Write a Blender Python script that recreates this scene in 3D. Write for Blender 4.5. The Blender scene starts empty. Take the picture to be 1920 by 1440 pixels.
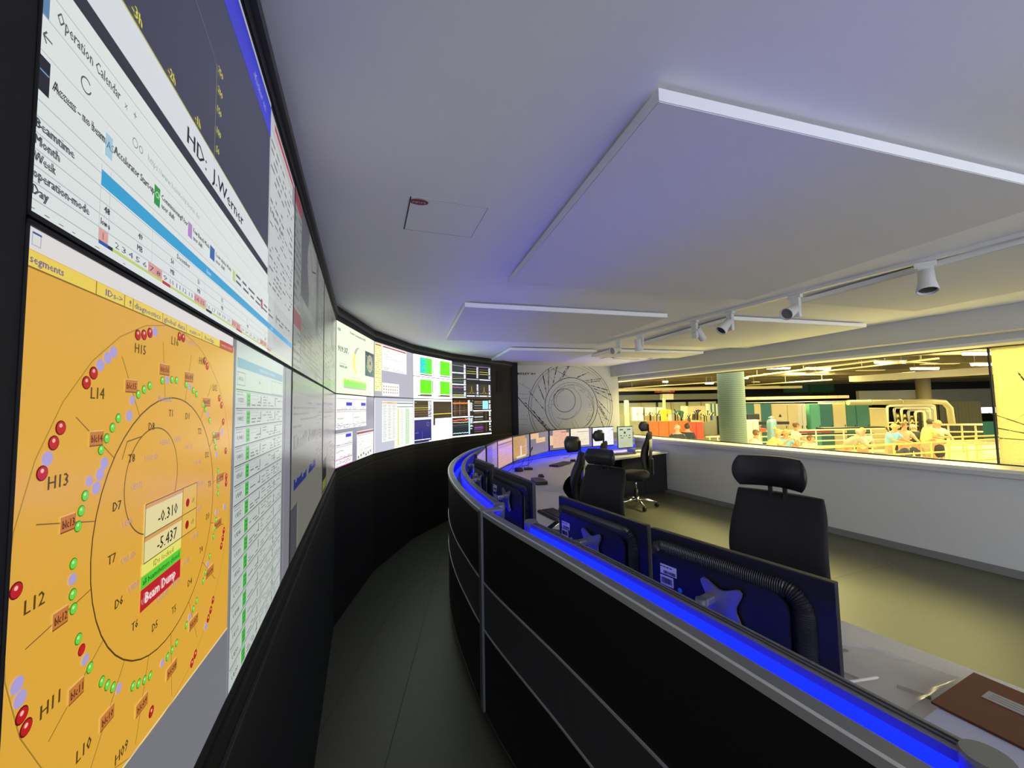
import bpy, bmesh, math, random
from mathutils import Matrix, Vector
random.seed(7)
PI = math.pi
S = bpy.context.scene
COL = S.collection

# ------------------------------------------------------------------ camera, world, exposure
FPX, PITCH, ROLL, EYE = 715.19, math.radians(3.384), math.radians(-1.048), 1.60
cam_d = bpy.data.cameras.new('camera'); cam = bpy.data.objects.new('camera', cam_d); COL.objects.link(cam)
cam_d.sensor_fit = 'HORIZONTAL'; cam_d.sensor_width = 36.0; cam_d.lens = 36.0 * FPX / 1920.0
cam_d.clip_start = 0.02; cam_d.clip_end = 200
_fw = Vector((0, math.cos(PITCH), math.sin(PITCH))); _up = Vector((0, -math.sin(PITCH), math.cos(PITCH))); _rt = Vector((1, 0, 0))
_r = _rt * math.cos(ROLL) + _up * math.sin(ROLL); _u = -_rt * math.sin(ROLL) + _up * math.cos(ROLL)
m = Matrix.Identity(4)
for i in range(3):
    m[i][0] = _r[i]; m[i][1] = _u[i]; m[i][2] = -_fw[i]
m[2][3] = EYE
cam.matrix_world = m
S.camera = cam
S.view_settings.view_transform = 'Standard'; S.view_settings.look = 'None'
S.view_settings.gamma = 1; S.view_settings.exposure = 2.0; S.view_settings.use_curve_mapping = False
S.cycles.use_denoising = True
S.cycles.max_bounces = 8; S.cycles.diffuse_bounces = 5; S.cycles.transparent_max_bounces = 12
S.cycles.sample_clamp_indirect = 6
W = bpy.data.worlds.new('world'); S.world = W; W.use_nodes = True
W.node_tree.nodes['Background'].inputs[0].default_value = (0.80, 0.84, 1.0, 1)
W.node_tree.nodes['Background'].inputs[1].default_value = 1.0

def lamp(name, loc, size, power, color, rot=(0, 0, 0), size_y=None):
    d = bpy.data.lights.new(name, 'AREA'); d.shape = 'RECTANGLE'; d.size = size; d.size_y = size_y or size
    d.energy = power; d.color = color
    o = bpy.data.objects.new(name, d); o.location = loc; o.rotation_euler = rot; COL.objects.link(o); return o
HALL_COL = (1.0, 0.82, 0.35)
for _p, _e in (((6.6, 4.6, 3.25), 125), ((5.0, 8.0, 3.25), 150), ((10.5, 9.0, 3.25), 110), ((10.0, 14.5, 3.25), 130), ((15.5, 12.0, 3.25), 150), ((17.0, 21.0, 3.25), 420), ((6.0, 22.0, 3.25), 420), ((26.0, 17.0, 3.25), 420)):
    lamp('hall_fill_light', _p, 2.4, _e, HALL_COL)  # unseen area lights added to brighten the hall and bounce onto the room ceiling

# ------------------------------------------------------------------ materials
def lin(c): return c / 12.92 if c <= 0.04045 else ((c + 0.055) / 1.055) ** 2.4
def hx(h, k=1.0):
    return tuple(lin(int(h[i:i + 2], 16) / 255) * k for i in (0, 2, 4)) + (1,)
MATS = {}
def mat(name, col, rough=0.5, metal=0.0, spec=0.5, noise=0.0, scale=40.0, bump=0.0, emis=None, es=0.0, coat=0):
    if name in MATS: return MATS[name]
    m = bpy.data.materials.new(name); m.use_nodes = True; nt = m.node_tree; b = nt.nodes['Principled BSDF']
    if isinstance(col, str): col = hx(col)
    b.inputs['Base Color'].default_value = col; b.inputs['Roughness'].default_value = rough
    b.inputs['Metallic'].default_value = metal; b.inputs['Specular IOR Level'].default_value = spec
    if coat: b.inputs['Coat Weight'].default_value = coat
    if emis is not None:
        b.inputs['Emission Color'].default_value = emis; b.inputs['Emission Strength'].default_value = es
    if noise or bump:
        tc = nt.nodes.new('ShaderNodeTexCoord'); n = nt.nodes.new('ShaderNodeTexNoise'); n.inputs['Scale'].default_value = scale
        n.inputs['Detail'].default_value = 4
        nt.links.new(tc.outputs['Object'], n.inputs['Vector'])
        if noise:
            mx = nt.nodes.new('ShaderNodeMix'); mx.data_type = 'RGBA'; mx.blend_type = 'MULTIPLY'
            r = nt.nodes.new('ShaderNodeMapRange'); r.inputs['To Min'].default_value = 1 - noise; r.inputs['To Max'].default_value = 1 + noise
            nt.links.new(n.outputs['Fac'], r.inputs['Value'])
            mx.inputs[0].default_value = 1; mx.inputs['A'].default_value = col
            nt.links.new(r.outputs[0], mx.inputs['B']); nt.links.new(mx.outputs['Result'], b.inputs['Base Color'])
        if bump:
            bp = nt.nodes.new('ShaderNodeBump'); bp.inputs['Strength'].default_value = bump; bp.inputs['Distance'].default_value = 0.002
            nt.links.new(n.outputs['Fac'], bp.inputs['Height']); nt.links.new(bp.outputs[0], b.inputs['Normal'])
    MATS[name] = m; return m

def screen_mat(name, strength, rough=0.22, spec=0.5):
    m = bpy.data.materials.new(name); m.use_nodes = True; nt = m.node_tree; b = nt.nodes['Principled BSDF']
    a = nt.nodes.new('ShaderNodeAttribute'); a.attribute_name = 'pix'
    b.inputs['Base Color'].default_value = (0.015, 0.015, 0.017, 1); b.inputs['Roughness'].default_value = rough
    b.inputs['Specular IOR Level'].default_value = spec
    nt.links.new(a.outputs['Color'], b.inputs['Emission Color']); b.inputs['Emission Strength'].default_value = strength
    return m

M_black = mat('black_laminate', (0.0035, 0.0035, 0.0036, 1), 0.6, noise=0.1, scale=60)
M_plinth = mat('black_wall_panel', (0.0045, 0.0043, 0.0038, 1), 0.7)
M_bezel = mat('bezel_black', (0.004, 0.004, 0.004, 1), 0.6)
M_alu = mat('brushed_aluminium', (0.42, 0.43, 0.44, 1), 0.38, 0.85)
M_alu_g = mat('grey_rail', (0.20, 0.21, 0.22, 1), 0.45, 0.5)
M_trim = mat('trim_silver', (0.62, 0.64, 0.64, 1), 0.35, 0.4)
M_band = mat('charcoal_band', (0.050, 0.051, 0.054, 1), 0.55, noise=0.08, scale=80)
M_ceil = mat('ceiling_paint', (0.90, 0.90, 0.91, 1), 0.9, noise=0.02, scale=8)
M_panel = mat('ceiling_panel_fabric', (0.76, 0.76, 0.77, 1), 0.95, noise=0.03, scale=300)
M_pedge = mat('ceiling_panel_edge', (0.95, 0.95, 0.94, 1), 0.7)
M_wall = mat('wall_paint', (0.62, 0.62, 0.60, 1), 0.9, noise=0.03, scale=30, bump=0.05)
M_beam = mat('beam_paint', (0.55, 0.55, 0.53, 1), 0.9)
M_sill = mat('window_sill', (0.80, 0.78, 0.66, 1), 0.5)
M_floor = mat('linoleum', (0.080, 0.083, 0.052, 1), 0.42, noise=0.12, scale=25, bump=0.02)
M_seam = mat('floor_seam', (0.05, 0.05, 0.045, 1), 0.6)
M_skirt = mat('skirting', (0.20, 0.20, 0.19, 1), 0.6)
M_desk = mat('desk_laminate', (0.62, 0.59, 0.54, 1), 0.5, noise=0.08, scale=200)
M_led = mat('blue_led', (0.0, 0.0, 0.0, 1), 0.6, emis=(0.0006, 0.0022, 1.0, 1), es=4.2)
M_led3 = mat('blue_led_desk', (0, 0, 0, 1), 0.6, emis=(0.0006, 0.0022, 1.0, 1), es=1.6)
M_blue_glow = mat('blue_glow_face', (0.02, 0.03, 0.1, 1), 0.6, emis=(0.001, 0.004, 1.0, 1), es=2.0)  # blue LED light on rail face and board, put in as self-glow
M_mon = mat('monitor_plastic', (0.012, 0.0125, 0.016, 1), 0.45, noise=0.1, scale=300)
M_ridge = mat('monitor_vent', (0.032, 0.032, 0.034, 1), 0.33)
M_chair = mat('chair_fabric', (0.012, 0.012, 0.013, 1), 0.85, noise=0.3, scale=400, bump=0.3)
M_leather = mat('chair_leather', (0.014, 0.014, 0.016, 1), 0.42, noise=0.1, scale=200, bump=0.1)
M_plast = mat('black_plastic', (0.012, 0.012, 0.013, 1), 0.4)
M_chrome = mat('polished_metal', (0.75, 0.75, 0.75, 1), 0.15, 1.0)
M_white = mat('white_label', (0.8, 0.8, 0.85, 1), 0.6)
M_ink = mat('label_ink', (0.02, 0.02, 0.03, 1), 0.6)
M_spot = mat('spot_enamel', (0.72, 0.72, 0.70, 1), 0.4)
M_spotd = mat('spot_lens', (0.05, 0.05, 0.05, 1), 0.2)
M_line = mat('mural_ink', (0.035, 0.035, 0.04, 1), 0.8)
M_mural = mat('mural_paper', (0.66, 0.66, 0.63, 1), 0.9)
SCR_A = screen_mat('screen_near', 0.215)
SCR_B = screen_mat('screen_mid', 0.095)
SCR_C = screen_mat('screen_far', 0.35); SCR_D = screen_mat('screen_far_bright', 0.55)
SCR_M = screen_mat('screen_monitor', 0.23)

# ------------------------------------------------------------------ mesh helpers
def tag(o, label=None, cat=None, group=None, kind=None):
    if label: o['label'] = label
    if cat: o['category'] = cat
    if group: o['group'] = group
    if kind: o['kind'] = kind
    return o
def thing(name, label, cat, loc=(0, 0, 0), rz=0.0, group=None):
    o = bpy.data.objects.new(name, None); o.empty_display_size = 0.1; COL.objects.link(o)
    o.location = loc; o.rotation_euler = (0, 0, rz)
    return tag(o, label, cat, group)

class MB:
    def __init__(s): s.bm = bmesh.new(); s.mats = []
    def mi(s, m):
        if m not in s.mats: s.mats.append(m)
        return s.mats.index(m)
    def face(s, pts, m, smooth=False):
        vs = [s.bm.verts.new(p) for p in pts]
        try: f = s.bm.faces.new(vs)
        except ValueError: return
        f.material_index = s.mi(m); f.smooth = smooth; return f
    def grid(s, rows, m, closed_u=False, closed_v=False, smooth=True, cap=False):
        V = [[s.bm.verts.new(p) for p in r] for r in rows]; k = s.mi(m); nr, nc = len(V), len(V[0])
        for i in range(nr if closed_v else nr - 1):
            for j in range(nc if closed_u else nc - 1):
                q = [V[i][j], V[i][(j + 1) % nc], V[(i + 1) % nr][(j + 1) % nc], V[(i + 1) % nr][j]]
                try: f = s.bm.faces.new(q)
                except ValueError: continue
                f.material_index = k; f.smooth = smooth
        if cap:
            for r in (V[0][::-1], V[-1]):
                try: f = s.bm.faces.new(r); f.material_index = k
                except ValueError: pass
    def box(s, c, d, m, M=None, bev=0.0):
        x, y, z = c; a, b, h = d[0] / 2, d[1] / 2, d[2] / 2
        P = [Vector((x + i * a, y + j * b, z + l * h)) for i in (-1, 1) for j in (-1, 1) for l in (-1, 1)]
        if M is not None: P = [M @ p for p in P]
        V = [s.bm.verts.new(p) for p in P]; k = s.mi(m); fs = []
        for q in ((0, 1, 3, 2), (4, 6, 7, 5), (0, 4, 5, 1), (2, 3, 7, 6), (0, 2, 6, 4), (1, 5, 7, 3)):
            f = s.bm.faces.new([V[t] for t in q]); f.material_index = k; fs.append(f)
        if bev:
            es = list({e for f in fs for e in f.edges})
            r = bmesh.ops.bevel(s.bm, geom=es, offset=bev, segments=2, affect='EDGES', profile=0.6)
            for f in r['faces']: f.material_index = k
    def prism(s, poly, z0, z1, m, M=None):
        n = len(poly)
        A = [Vector((p[0], p[1], z0)) for p in poly]; B = [Vector((p[0], p[1], z1)) for p in poly]
        if M is not None: A = [M @ p for p in A]; B = [M @ p for p in B]
        A = [s.bm.verts.new(p) for p in A]; B = [s.bm.verts.new(p) for p in B]; k = s.mi(m)
        for f in ([A[::-1], B] + [[A[i], A[(i + 1) % n], B[(i + 1) % n], B[i]] for i in range(n)]):
            try: g = s.bm.faces.new(f); g.material_index = k
            except ValueError: pass
    def tube(s, pts, r, m, n=10, cap=True, smooth=True):
        pts = [Vector(p) for p in pts]; rs = r if isinstance(r, (list, tuple)) else [r] * len(pts); rows = []
        for i, p in enumerate(pts):
            t = (pts[min(i + 1, len(pts) - 1)] - pts[max(i - 1, 0)]).normalized()
            a = t.cross(Vector((0, 0, 1))); a = a if a.length > 1e-3 else t.cross(Vector((1, 0, 0))); a.normalize(); b = t.cross(a)
            rows.append([p + (a * math.cos(2 * PI * j / n) + b * math.sin(2 * PI * j / n)) * rs[i] for j in range(n)])
        s.grid(rows, m, closed_u=True, smooth=smooth, cap=cap)
    def lathe(s, prof, m, c=(0, 0, 0), n=24, M=None):
        rows = []
        for r, z in prof:
            row = [Vector((c[0] + r * math.cos(2 * PI * j / n), c[1] + r * math.sin(2 * PI * j / n), c[2] + z)) for j in range(n)]
            rows.append([M @ p for p in row] if M is not None else row)
        s.grid(rows, m, closed_u=True, cap=True)
    def sphere(s, c, r, m, n=14, M=None):
        rx, ry, rz = r if isinstance(r, (tuple, list)) else (r, r, r); rows = []
        for i in range(1, n):
            a = PI * i / n
            row = [Vector((c[0] + rx * math.sin(a) * math.cos(2 * PI * j / n), c[1] + ry * math.sin(a) * math.sin(2 * PI * j / n), c[2] - rz * math.cos(a))) for j in range(n)]
            rows.append([M @ p for p in row] if M is not None else row)
        s.grid(rows, m, closed_u=True, cap=True)
    def sweep(s, path, prof, m, smooth=False):
        """profile [(offset to the right, z)] swept along a plan path; closed profile, capped"""
        rows = []
        for i, p in enumerate(path):
            nx, ny = path_normal(path, i)
            rows.append([Vector((p[0] + nx * o, p[1] + ny * o, z)) for o, z in prof])
        s.grid(rows, m, closed_u=True, smooth=smooth, cap=True)
    def build(s, name, parent=None, recalc=True):
        if recalc: bmesh.ops.recalc_face_normals(s.bm, faces=s.bm.faces)
        me = bpy.data.meshes.new(name); s.bm.to_mesh(me); s.bm.free()
        for m in s.mats: me.materials.append(m)
        o = bpy.data.objects.new(name, me); COL.objects.link(o)
        if parent: o.parent = parent
        return o
def path_normal(path, i):
    a = path[max(i - 1, 0)]; b = path[min(i + 1, len(path) - 1)]
    dx, dy = b[0] - a[0], b[1] - a[1]; l = math.hypot(dx, dy) or 1
    return dy / l, -dx / l
def offset(path, o): return [(p[0] + path_normal(path, i)[0] * o, p[1] + path_normal(path, i)[1] * o) for i, p in enumerate(path)]
def catmull(pts, step=0.06):
    out = []; P = [pts[0]] + list(pts) + [pts[-1]]
    for i in range(1, len(P) - 2):
        a, b, c, d = P[i - 1:i + 3]; n = max(2, int(math.hypot(c[0] - b[0], c[1] - b[1]) / step))
        for k in range(n):
            t = k / n
            out.append(tuple(0.5 * ((2 * b[j]) + (-a[j] + c[j]) * t + (2 * a[j] - 5 * b[j] + 4 * c[j] - d[j]) * t * t + (-a[j] + 3 * b[j] - 3 * c[j] + d[j]) * t ** 3) for j in (0, 1)))
    out.append(tuple(pts[-1])); return out
def copy_tree(o, parent=None):
    c = o.copy(); COL.objects.link(c)
    if parent: c.parent = parent
    for ch in [x for x in o.children]: copy_tree(ch, c)
    return c

_TX = {}
def text_polys(s):
    """faces of a line of lettering, normalised to height 1 (cap height) and its own width"""
    if s in _TX: return _TX[s]
    cu = bpy.data.curves.new('t', 'FONT'); cu.body = s; cu.resolution_u = 1
    ob = bpy.data.objects.new('t', cu); COL.objects.link(ob)
    dg = bpy.context.evaluated_depsgraph_get(); me = bpy.data.meshes.new_from_object(ob.evaluated_get(dg))
    P = [[(me.vertices[v].co.x, me.vertices[v].co.y) for v in f.vertices] for f in me.polygons]
    bpy.data.objects.remove(ob); bpy.data.curves.remove(cu); bpy.data.meshes.remove(me)
    xs = [p[0] for f in P for p in f] or [0, 1]; x0, x1 = min(xs), max(xs); h = 0.73
    P = [[((x - x0) / h, y / h) for x, y in f] for f in P]
    _TX[s] = (P, (x1 - x0) / h); return _TX[s]

# ------------------------------------------------------------------ screen picture builder
class Scr:
    """coloured faces in panel metres: x to the right, z up, viewer on -y"""
    def __init__(s, W=1.0, y=0.0): s.f = []; s.W = W; s.y = y
    def poly(s, pts, c, k=1): s.f.append(([(x, s.y - 0.00025 * k, z) for x, z in pts], hx(c) if isinstance(c, str) else c))
    def r(s, u0, v0, u1, v1, c, k=1):
        a, b = sorted((u0 * s.W, u1 * s.W)); d, e = sorted((v0, v1)); s.poly([(a, d), (b, d), (b, e), (a, e)], c, k)
    def box(s, u0, v0, u1, v1, c, t=0.0015, k=3):
        a, b = sorted((u0 * s.W, u1 * s.W)); d, e = sorted((v0, v1))
        for q in ((a, d, b, d + t), (a, e - t, b, e), (a, d, a + t, e), (b - t, d, b, e)):
            s.poly([(q[0], q[1]), (q[2], q[1]), (q[2], q[3]), (q[0], q[3])], c, k)
    def ln(s, u0, v0, u1, v1, c, t=0.0012, k=3):
        x0, x1 = u0 * s.W, u1 * s.W; d = Vector((x1 - x0, v1 - v0)); l = d.length or 1; n = Vector((-d.y, d.x)) / l * t / 2
        s.poly([(x0 - n.x, v0 - n.y), (x1 - n.x, v1 - n.y), (x1 + n.x, v1 + n.y), (x0 + n.x, v0 + n.y)], c, k)
    def pl(s, pts, c, t=0.0012, k=3):
        for a, b in zip(pts, pts[1:]): s.ln(a[0], a[1], b[0], b[1], c, t, k)
    def disc(s, u, v, r, c, k=4, n=14, rv=None):
        rv = rv or r; s.poly([(u * s.W + r * math.cos(2 * PI * i / n), v + rv * math.sin(2 * PI * i / n)) for i in range(n)], c, k)
    def ring(s, u, v, r, c, t=0.0014, k=3, a0=0, a1=360, n=48, rv=None):
        rv = rv or r; m = max(3, int(n * (a1 - a0) / 360))
        for i in range(m):
            a = math.radians(a0 + (a1 - a0) * i / m); b = math.radians(a0 + (a1 - a0) * (i + 1) / m); x = u * s.W
            s.poly([(x + (r - t / 2) * math.cos(a), v + (rv - t / 2) * math.sin(a)), (x + (r + t / 2) * math.cos(a), v + (rv + t / 2) * math.sin(a)),
                    (x + (r + t / 2) * math.cos(b), v + (rv + t / 2) * math.sin(b)), (x + (r - t / 2) * math.cos(b), v + (rv - t / 2) * math.sin(b))], c, k)
    def t(s, txt, u, v, h, c='202020', w=None, k=5, bold=0):
        """lettering: left end at u, baseline v, cap height h; w = width as a fraction of the panel"""
        P, L = text_polys(txt); sx = (w * s.W / L) if w else h * 0.92
        for dx in ((0,) if not bold else (0, bold)):
            for f in P: s.poly([(u * s.W + dx + x * sx, v + y * h) for x, y in f], c, k)
    def dash(s, u0, v0, u1, v1, c, rows, fill=0.6, th=0.45, k=3, mn=0.02, mx=0.08, rnd=None):
        """rows of tiny unreadable text, as short strokes"""
        R = rnd or random; dv = (v1 - v0) / rows
        for i in range(rows):
            u = u0; v = v0 + dv * (i + 0.28)
            while u < u1 - 0.004:
                w = R.uniform(mn, mx)
                if R.random() < fill: s.r(u, v, min(u + w * 0.85, u1), v + dv * th, c, k)
                u += w + 0.008
    def wave(s, u0, u1, v, amp, c, t=0.002, n=30, k=4):
        p = [(u0 + (u1 - u0) * i / n, v + random.uniform(-amp, amp)) for i in range(n + 1)]; s.pl(p, c, t, k)
    def build(s, name, m, parent):
        me = bpy.data.meshes.new(name); vs = []; fs = []; cs = []
        for f, c in s.f:
            b = len(vs); vs += f; fs.append(tuple(range(b, b + len(f)))); cs += list(c) * len(f)
        me.from_pydata(vs, [], fs); a = me.color_attributes.new('pix', 'FLOAT_COLOR', 'CORNER'); a.data.foreach_set('color', cs)
        me.materials.append(m); o = bpy.data.objects.new(name, me); COL.objects.link(o); o.parent = parent; return o

# ------------------------------------------------------------------ plan of the room
PP = [(-.300, .230), (-.655, 1.1335), (-1.0005, 2.0186), (-1.349, 2.9123), (-1.4028, 3.8739), (-1.249, 4.8064), (-.8918, 5.6683), (-.3523, 6.3454), (0.006, 6.92)]
SB, SM, ST = 1.149, 1.724, 2.299          # bottom, middle and top of the picture wall
CEIL = 2.41
WN = (0.9026, 0.4305); WD = (-0.4305, 0.9026)     # window wall: normal away from the room, direction along it
def wall_pt(t, d): return (WN[0] * d + WD[0] * t, WN[1] * d + WD[1] * t)
CORNER = (2.25, 8.06); MD = (-0.9646, -0.2639)   # mural wall runs from the corner along MD

def struct(name, mb): return tag(mb.build(name), kind='structure')

# floor of the control room with its sheet seams
mb = MB()
fl = [(-3.0, -3.2), (7.3, -3.2), wall_pt(-4.0, 5.9), wall_pt(6.42, 5.9), (-3.0, 6.6)]
mb.prism([(-3.0, -3.2), (6.6, -3.2), wall_pt(-4.2, 5.75), wall_pt(6.33, 5.75), (1.9, 8.6), (-3.0, 7.4)], -0.12, 0.0, M_floor)
for a, b in (((-.95, -2.8), (-1.0, 3.5)), ((-.45, 0.0), (-.95, 6.0)), ((1.6, 1.2), (4.2, 2.1)), ((1.9, 3.2), (3.9, 3.9)), ((2.2, 0.2), (0.3, 7.0))):
    d = Vector((b[0] - a[0], b[1] - a[1], 0)).normalized(); n = Vector((-d.y, d.x, 0)) * 0.002
    mb.face([Vector((*a, .0006)) - n, Vector((*b, .0006)) - n, Vector((*b, .0006)) + n, Vector((*a, .0006)) + n], M_seam)
struct('floor', mb)
# ceiling
mb = MB(); mb.prism([(-2.4, -1.6), (6.4, -1.6), wall_pt(-3.2, 5.8), wall_pt(6.5, 5.8), (1.9, 8.6), (-2.4, 7.4)], CEIL, CEIL + 0.15, M_ceil)
struct('ceiling', mb)
# black wall below the screens and the trim over them
def facet(i):
    a, b = PP[i], PP[i + 1]; return a, math.hypot(b[0] - a[0], b[1] - a[1]), math.atan2(b[1] - a[1], b[0] - a[0])
ext0 = (PP[0][0] + 0.3633 * 2.4, PP[0][1] - 0.9317 * 2.4)
base = [ext0] + PP
mb = MB()
for a, b in zip(base, base[1:]):
    w = math.hypot(b[0] - a[0], b[1] - a[1]); M = Matrix.Translation((a[0], a[1], 0)) @ Matrix.Rotation(math.atan2(b[1] - a[1], b[0] - a[0]), 4, 'Z')
    zt = SB if b != PP[0] else CEIL
    mb.box((w / 2, 0.05, (zt) / 2), (w, 0.1, zt), M_plinth, M)
    if b == PP[8]: mb.box((w / 2, 0.05, (SB + ST + .03) / 2), (w, 0.1, ST + .03 - SB), M_plinth, M)
    if b != PP[0]:
        mb.box((w / 2, -0.004, SB - 0.03), (w, 0.012, 0.028), M_bezel, M)
        mb.box((w / 2, -0.004, SB - 0.075), (w, 0.006, 0.004), M_band, M)
a = PP[8]; mb.box((a[0] + 0.05, a[1] + .30, CEIL / 2), (0.1, 0.62, CEIL - 0.02), M_plinth)
struct('wall_left', mb)
mb = MB()
mb.sweep(base, [(-0.10, ST), (0.004, ST), (0.004, ST + .032), (-0.10, ST + .032)], M_bezel)
mb.sweep(base, [(-0.10, ST + .034), (0.016, ST + .034), (0.016, ST + .060), (-0.10, ST + .060)], M_band)
mb.sweep(base, [(-0.12, ST + .062), (0.0, ST + .062), (0.0, CEIL + .01), (-0.12, CEIL + .01)], M_bezel)
struct('trim_1', mb)
# wall with the printed mural
L_m = 2.9
mM = Matrix.Translation((CORNER[0], CORNER[1], 0)) @ Matrix.Rotation(math.atan2(-MD[1], -MD[0]), 4, 'Z')   # local x runs left to right, ends at the corner
mb = MB(); mb.box((-L_m / 2, 0.08, 1.25), (L_m, 0.16, 2.5), M_wall, mM); struct('wall_back', mb)
# window wall: parapet, head, beam
WM = Matrix.Translation((*wall_pt(0, 5.514), 0)) @ Matrix.Rotation(math.atan2(WD[1], WD[0]), 4, 'Z')   # local x along the wall, local -y = out of the room
T0, T1 = -4.2, 6.33; TW0 = -1.2
SILL, HEAD, RV = 0.954, 2.095, 0.32
mb = MB()
mb.box(((T0 + T1) / 2, -RV / 2, (SILL - .03) / 2), (T1 - T0, RV, SILL - .03), M_wall, WM)
mb.box(((T0 + T1) / 2, -RV / 2, (HEAD + .03 + CEIL) / 2), (T1 - T0, RV, CEIL - HEAD - .03), M_beam, WM)
mb.box(((T1 + 6.72) / 2, -RV / 2 - .1, (HEAD + .03 + CEIL) / 2), (6.72 - T1, RV - .2, CEIL - HEAD - .03), M_beam, WM)
mb.box(((T1 + 6.72) / 2, -RV / 2 - .1, (SILL - .03) / 2), (6.72 - T1, RV - .2, SILL - .03), M_wall, WM)
mb.box(((T0 + TW0) / 2, -RV / 2, (SILL + HEAD) / 2), (TW0 - T0, RV, HEAD - SILL + .06), M_wall, WM)
struct('wall_right', mb)
mb = MB(); mb.box(((T0 + T1) / 2, 0.09, (2.186 + CEIL) / 2), (T1 - T0, 0.20, CEIL - 2.186), M_beam, WM, bev=.004); struct('trim_2', mb)
mb = MB(); mb.box(((T0 + T1) / 2, 0.008, 0.035), (T1 - T0, 0.016, 0.07), M_skirt, WM); struct('baseboard_right', mb)
mb = MB()
T2 = 6.72
mb.box(((TW0 + T1) / 2, .005, SILL - .015), (T1 - TW0, .09, .03), M_sill, WM); mb.box(((TW0 + T2) / 2, -RV / 2 - .02, SILL - .015), (T2 - TW0, RV - .04, .03), M_sill, WM)
mb.box(((TW0 + T1) / 2, 0.022, SILL - .05), (T1 - TW0, .045, .045), M_beam, WM)
mb.box(((TW0 + T2) / 2, -RV / 2, HEAD + .015), (T2 - TW0, RV, .03), M_sill, WM)
fr = mat('window_frame_dark', (0.03, 0.03, 0.025, 1), 0.5)
mb.box(((TW0 + T2) / 2, -RV + .01, SILL + .007), (T2 - TW0, .03, .014), fr, WM)
mb.box(((TW0 + T2) / 2, -RV + .01, HEAD - .005), (T2 - TW0, .03, .010), fr, WM)
mb.box((1.345, -RV + .01, (SILL + HEAD) / 2), (.012, .03, HEAD - SILL), fr, WM)
struct('trim_3', mb)
g = bpy.data.materials.new('window_glass'); g.use_nodes = True; nt = g.node_tree; nt.nodes.clear()
o_ = nt.nodes.new('ShaderNodeOutputMaterial'); mx = nt.nodes.new('ShaderNodeMixShader'); tr = nt.nodes.new('ShaderNodeBsdfTransparent'); gl = nt.nodes.new('ShaderNodeBsdfGlossy'); fz = nt.nodes.new('ShaderNodeFresnel')
tr.inputs[0].default_value = (.93, .97, .93, 1); gl.inputs['Roughness'].default_value = 0.02; fz.inputs[0].default_value = 1.09
nt.links.new(fz.outputs[0], mx.inputs[0]); nt.links.new(tr.outputs[0], mx.inputs[1]); nt.links.new(gl.outputs[0], mx.inputs[2]); nt.links.new(mx.outputs[0], o_.inputs[0])
mb = MB(); mb.box(((1.35 + T2) / 2, -RV + .012, (SILL + HEAD) / 2), (T2 - 1.35, .008, HEAD - SILL - .01), g, WM); struct('window_1', mb)
mb = MB(); mb.box(((1.335 + TW0) / 2, -RV + .012, (SILL + HEAD) / 2), (1.335 - TW0, .008, HEAD - SILL - .01), g, WM); struct('window_2', mb)

# printed blind on the second pane
pm = bpy.data.materials.new('printed_film'); pm.use_nodes = True; nt = pm.node_tree; nt.nodes.clear()
o_ = nt.nodes.new('ShaderNodeOutputMaterial'); ad = nt.nodes.new('ShaderNodeMixShader'); tl = nt.nodes.new('ShaderNodeBsdfTranslucent'); df = nt.nodes.new('ShaderNodeBsdfDiffuse')
nz = nt.nodes.new('ShaderNodeTexNoise'); nz.inputs['Scale'].default_value = 60; mr = nt.nodes.new('ShaderNodeMapRange'); mr.inputs['To Min'].default_value = .8; mr.inputs['To Max'].default_value = 1.05
mxc = nt.nodes.new('ShaderNodeMix'); mxc.data_type = 'RGBA'; mxc.blend_type = 'MULTIPLY'; mxc.inputs[0].default_value = 1; mxc.inputs['A'].default_value = (.85, .80, .52, 1)
tcn = nt.nodes.new('ShaderNodeTexCoord'); nt.links.new(tcn.outputs['Object'], nz.inputs['Vector'])
nt.links.new(nz.outputs['Fac'], mr.inputs['Value']); nt.links.new(mr.outputs[0], mxc.inputs['B']); nt.links.new(mxc.outputs['Result'], tl.inputs[0])
df.inputs[0].default_value = (.5, .48, .36, 1); ad.inputs[0].default_value = 0.3
nt.links.new(tl.outputs[0], ad.inputs[1]); nt.links.new(df.outputs[0], ad.inputs[2]); nt.links.new(ad.outputs[0], o_.inputs[0])
film_ink = mat('film_ink', (0.16, 0.13, 0.05, 1), 0.8)
mb = MB(); mb.box(((1.325 + TW0) / 2, -RV + .03, (SILL + HEAD) / 2 + .004), (1.325 - TW0, .004, HEAD - SILL - .03), pm, WM)
def wline(mb, M, pts, t, m, y):
    for a, b in zip(pts, pts[1:]):
        d = Vector((b[0] - a[0], b[1] - a[1])); l = d.length
        if l < 1e-6: continue
        n = Vector((-d.y, d.x)) / l * t / 2
        mb.face([M @ Vector((p[0], y, p[1])) for p in ((a[0] - n.x, a[1] - n.y), (b[0] - n.x, b[1] - n.y), (b[0] + n.x, b[1] + n.y), (a[0] + n.x, a[1] + n.y))], m)
def beamline(mb, M, x, z, ang, L, m, y, t=.006):
    c, s_ = math.cos(ang), math.sin(ang); wline(mb, M, [(x, z), (x + c * L, z + s_ * L)], t * .5, m, y)
    q = .15
    while q < 1:
        l = random.uniform(.02, .07); w = random.uniform(.6, 2.2) * t
        wline(mb, M, [(x + c * L * q, z + s_ * L * q), (x + c * (L * q + l), z + s_ * (L * q + l))], w, m, y - .0004); q += random.uniform(.06, .16)
random.seed(3)
R_ = Matrix.Identity(4)
FY = -RV + .034
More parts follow.
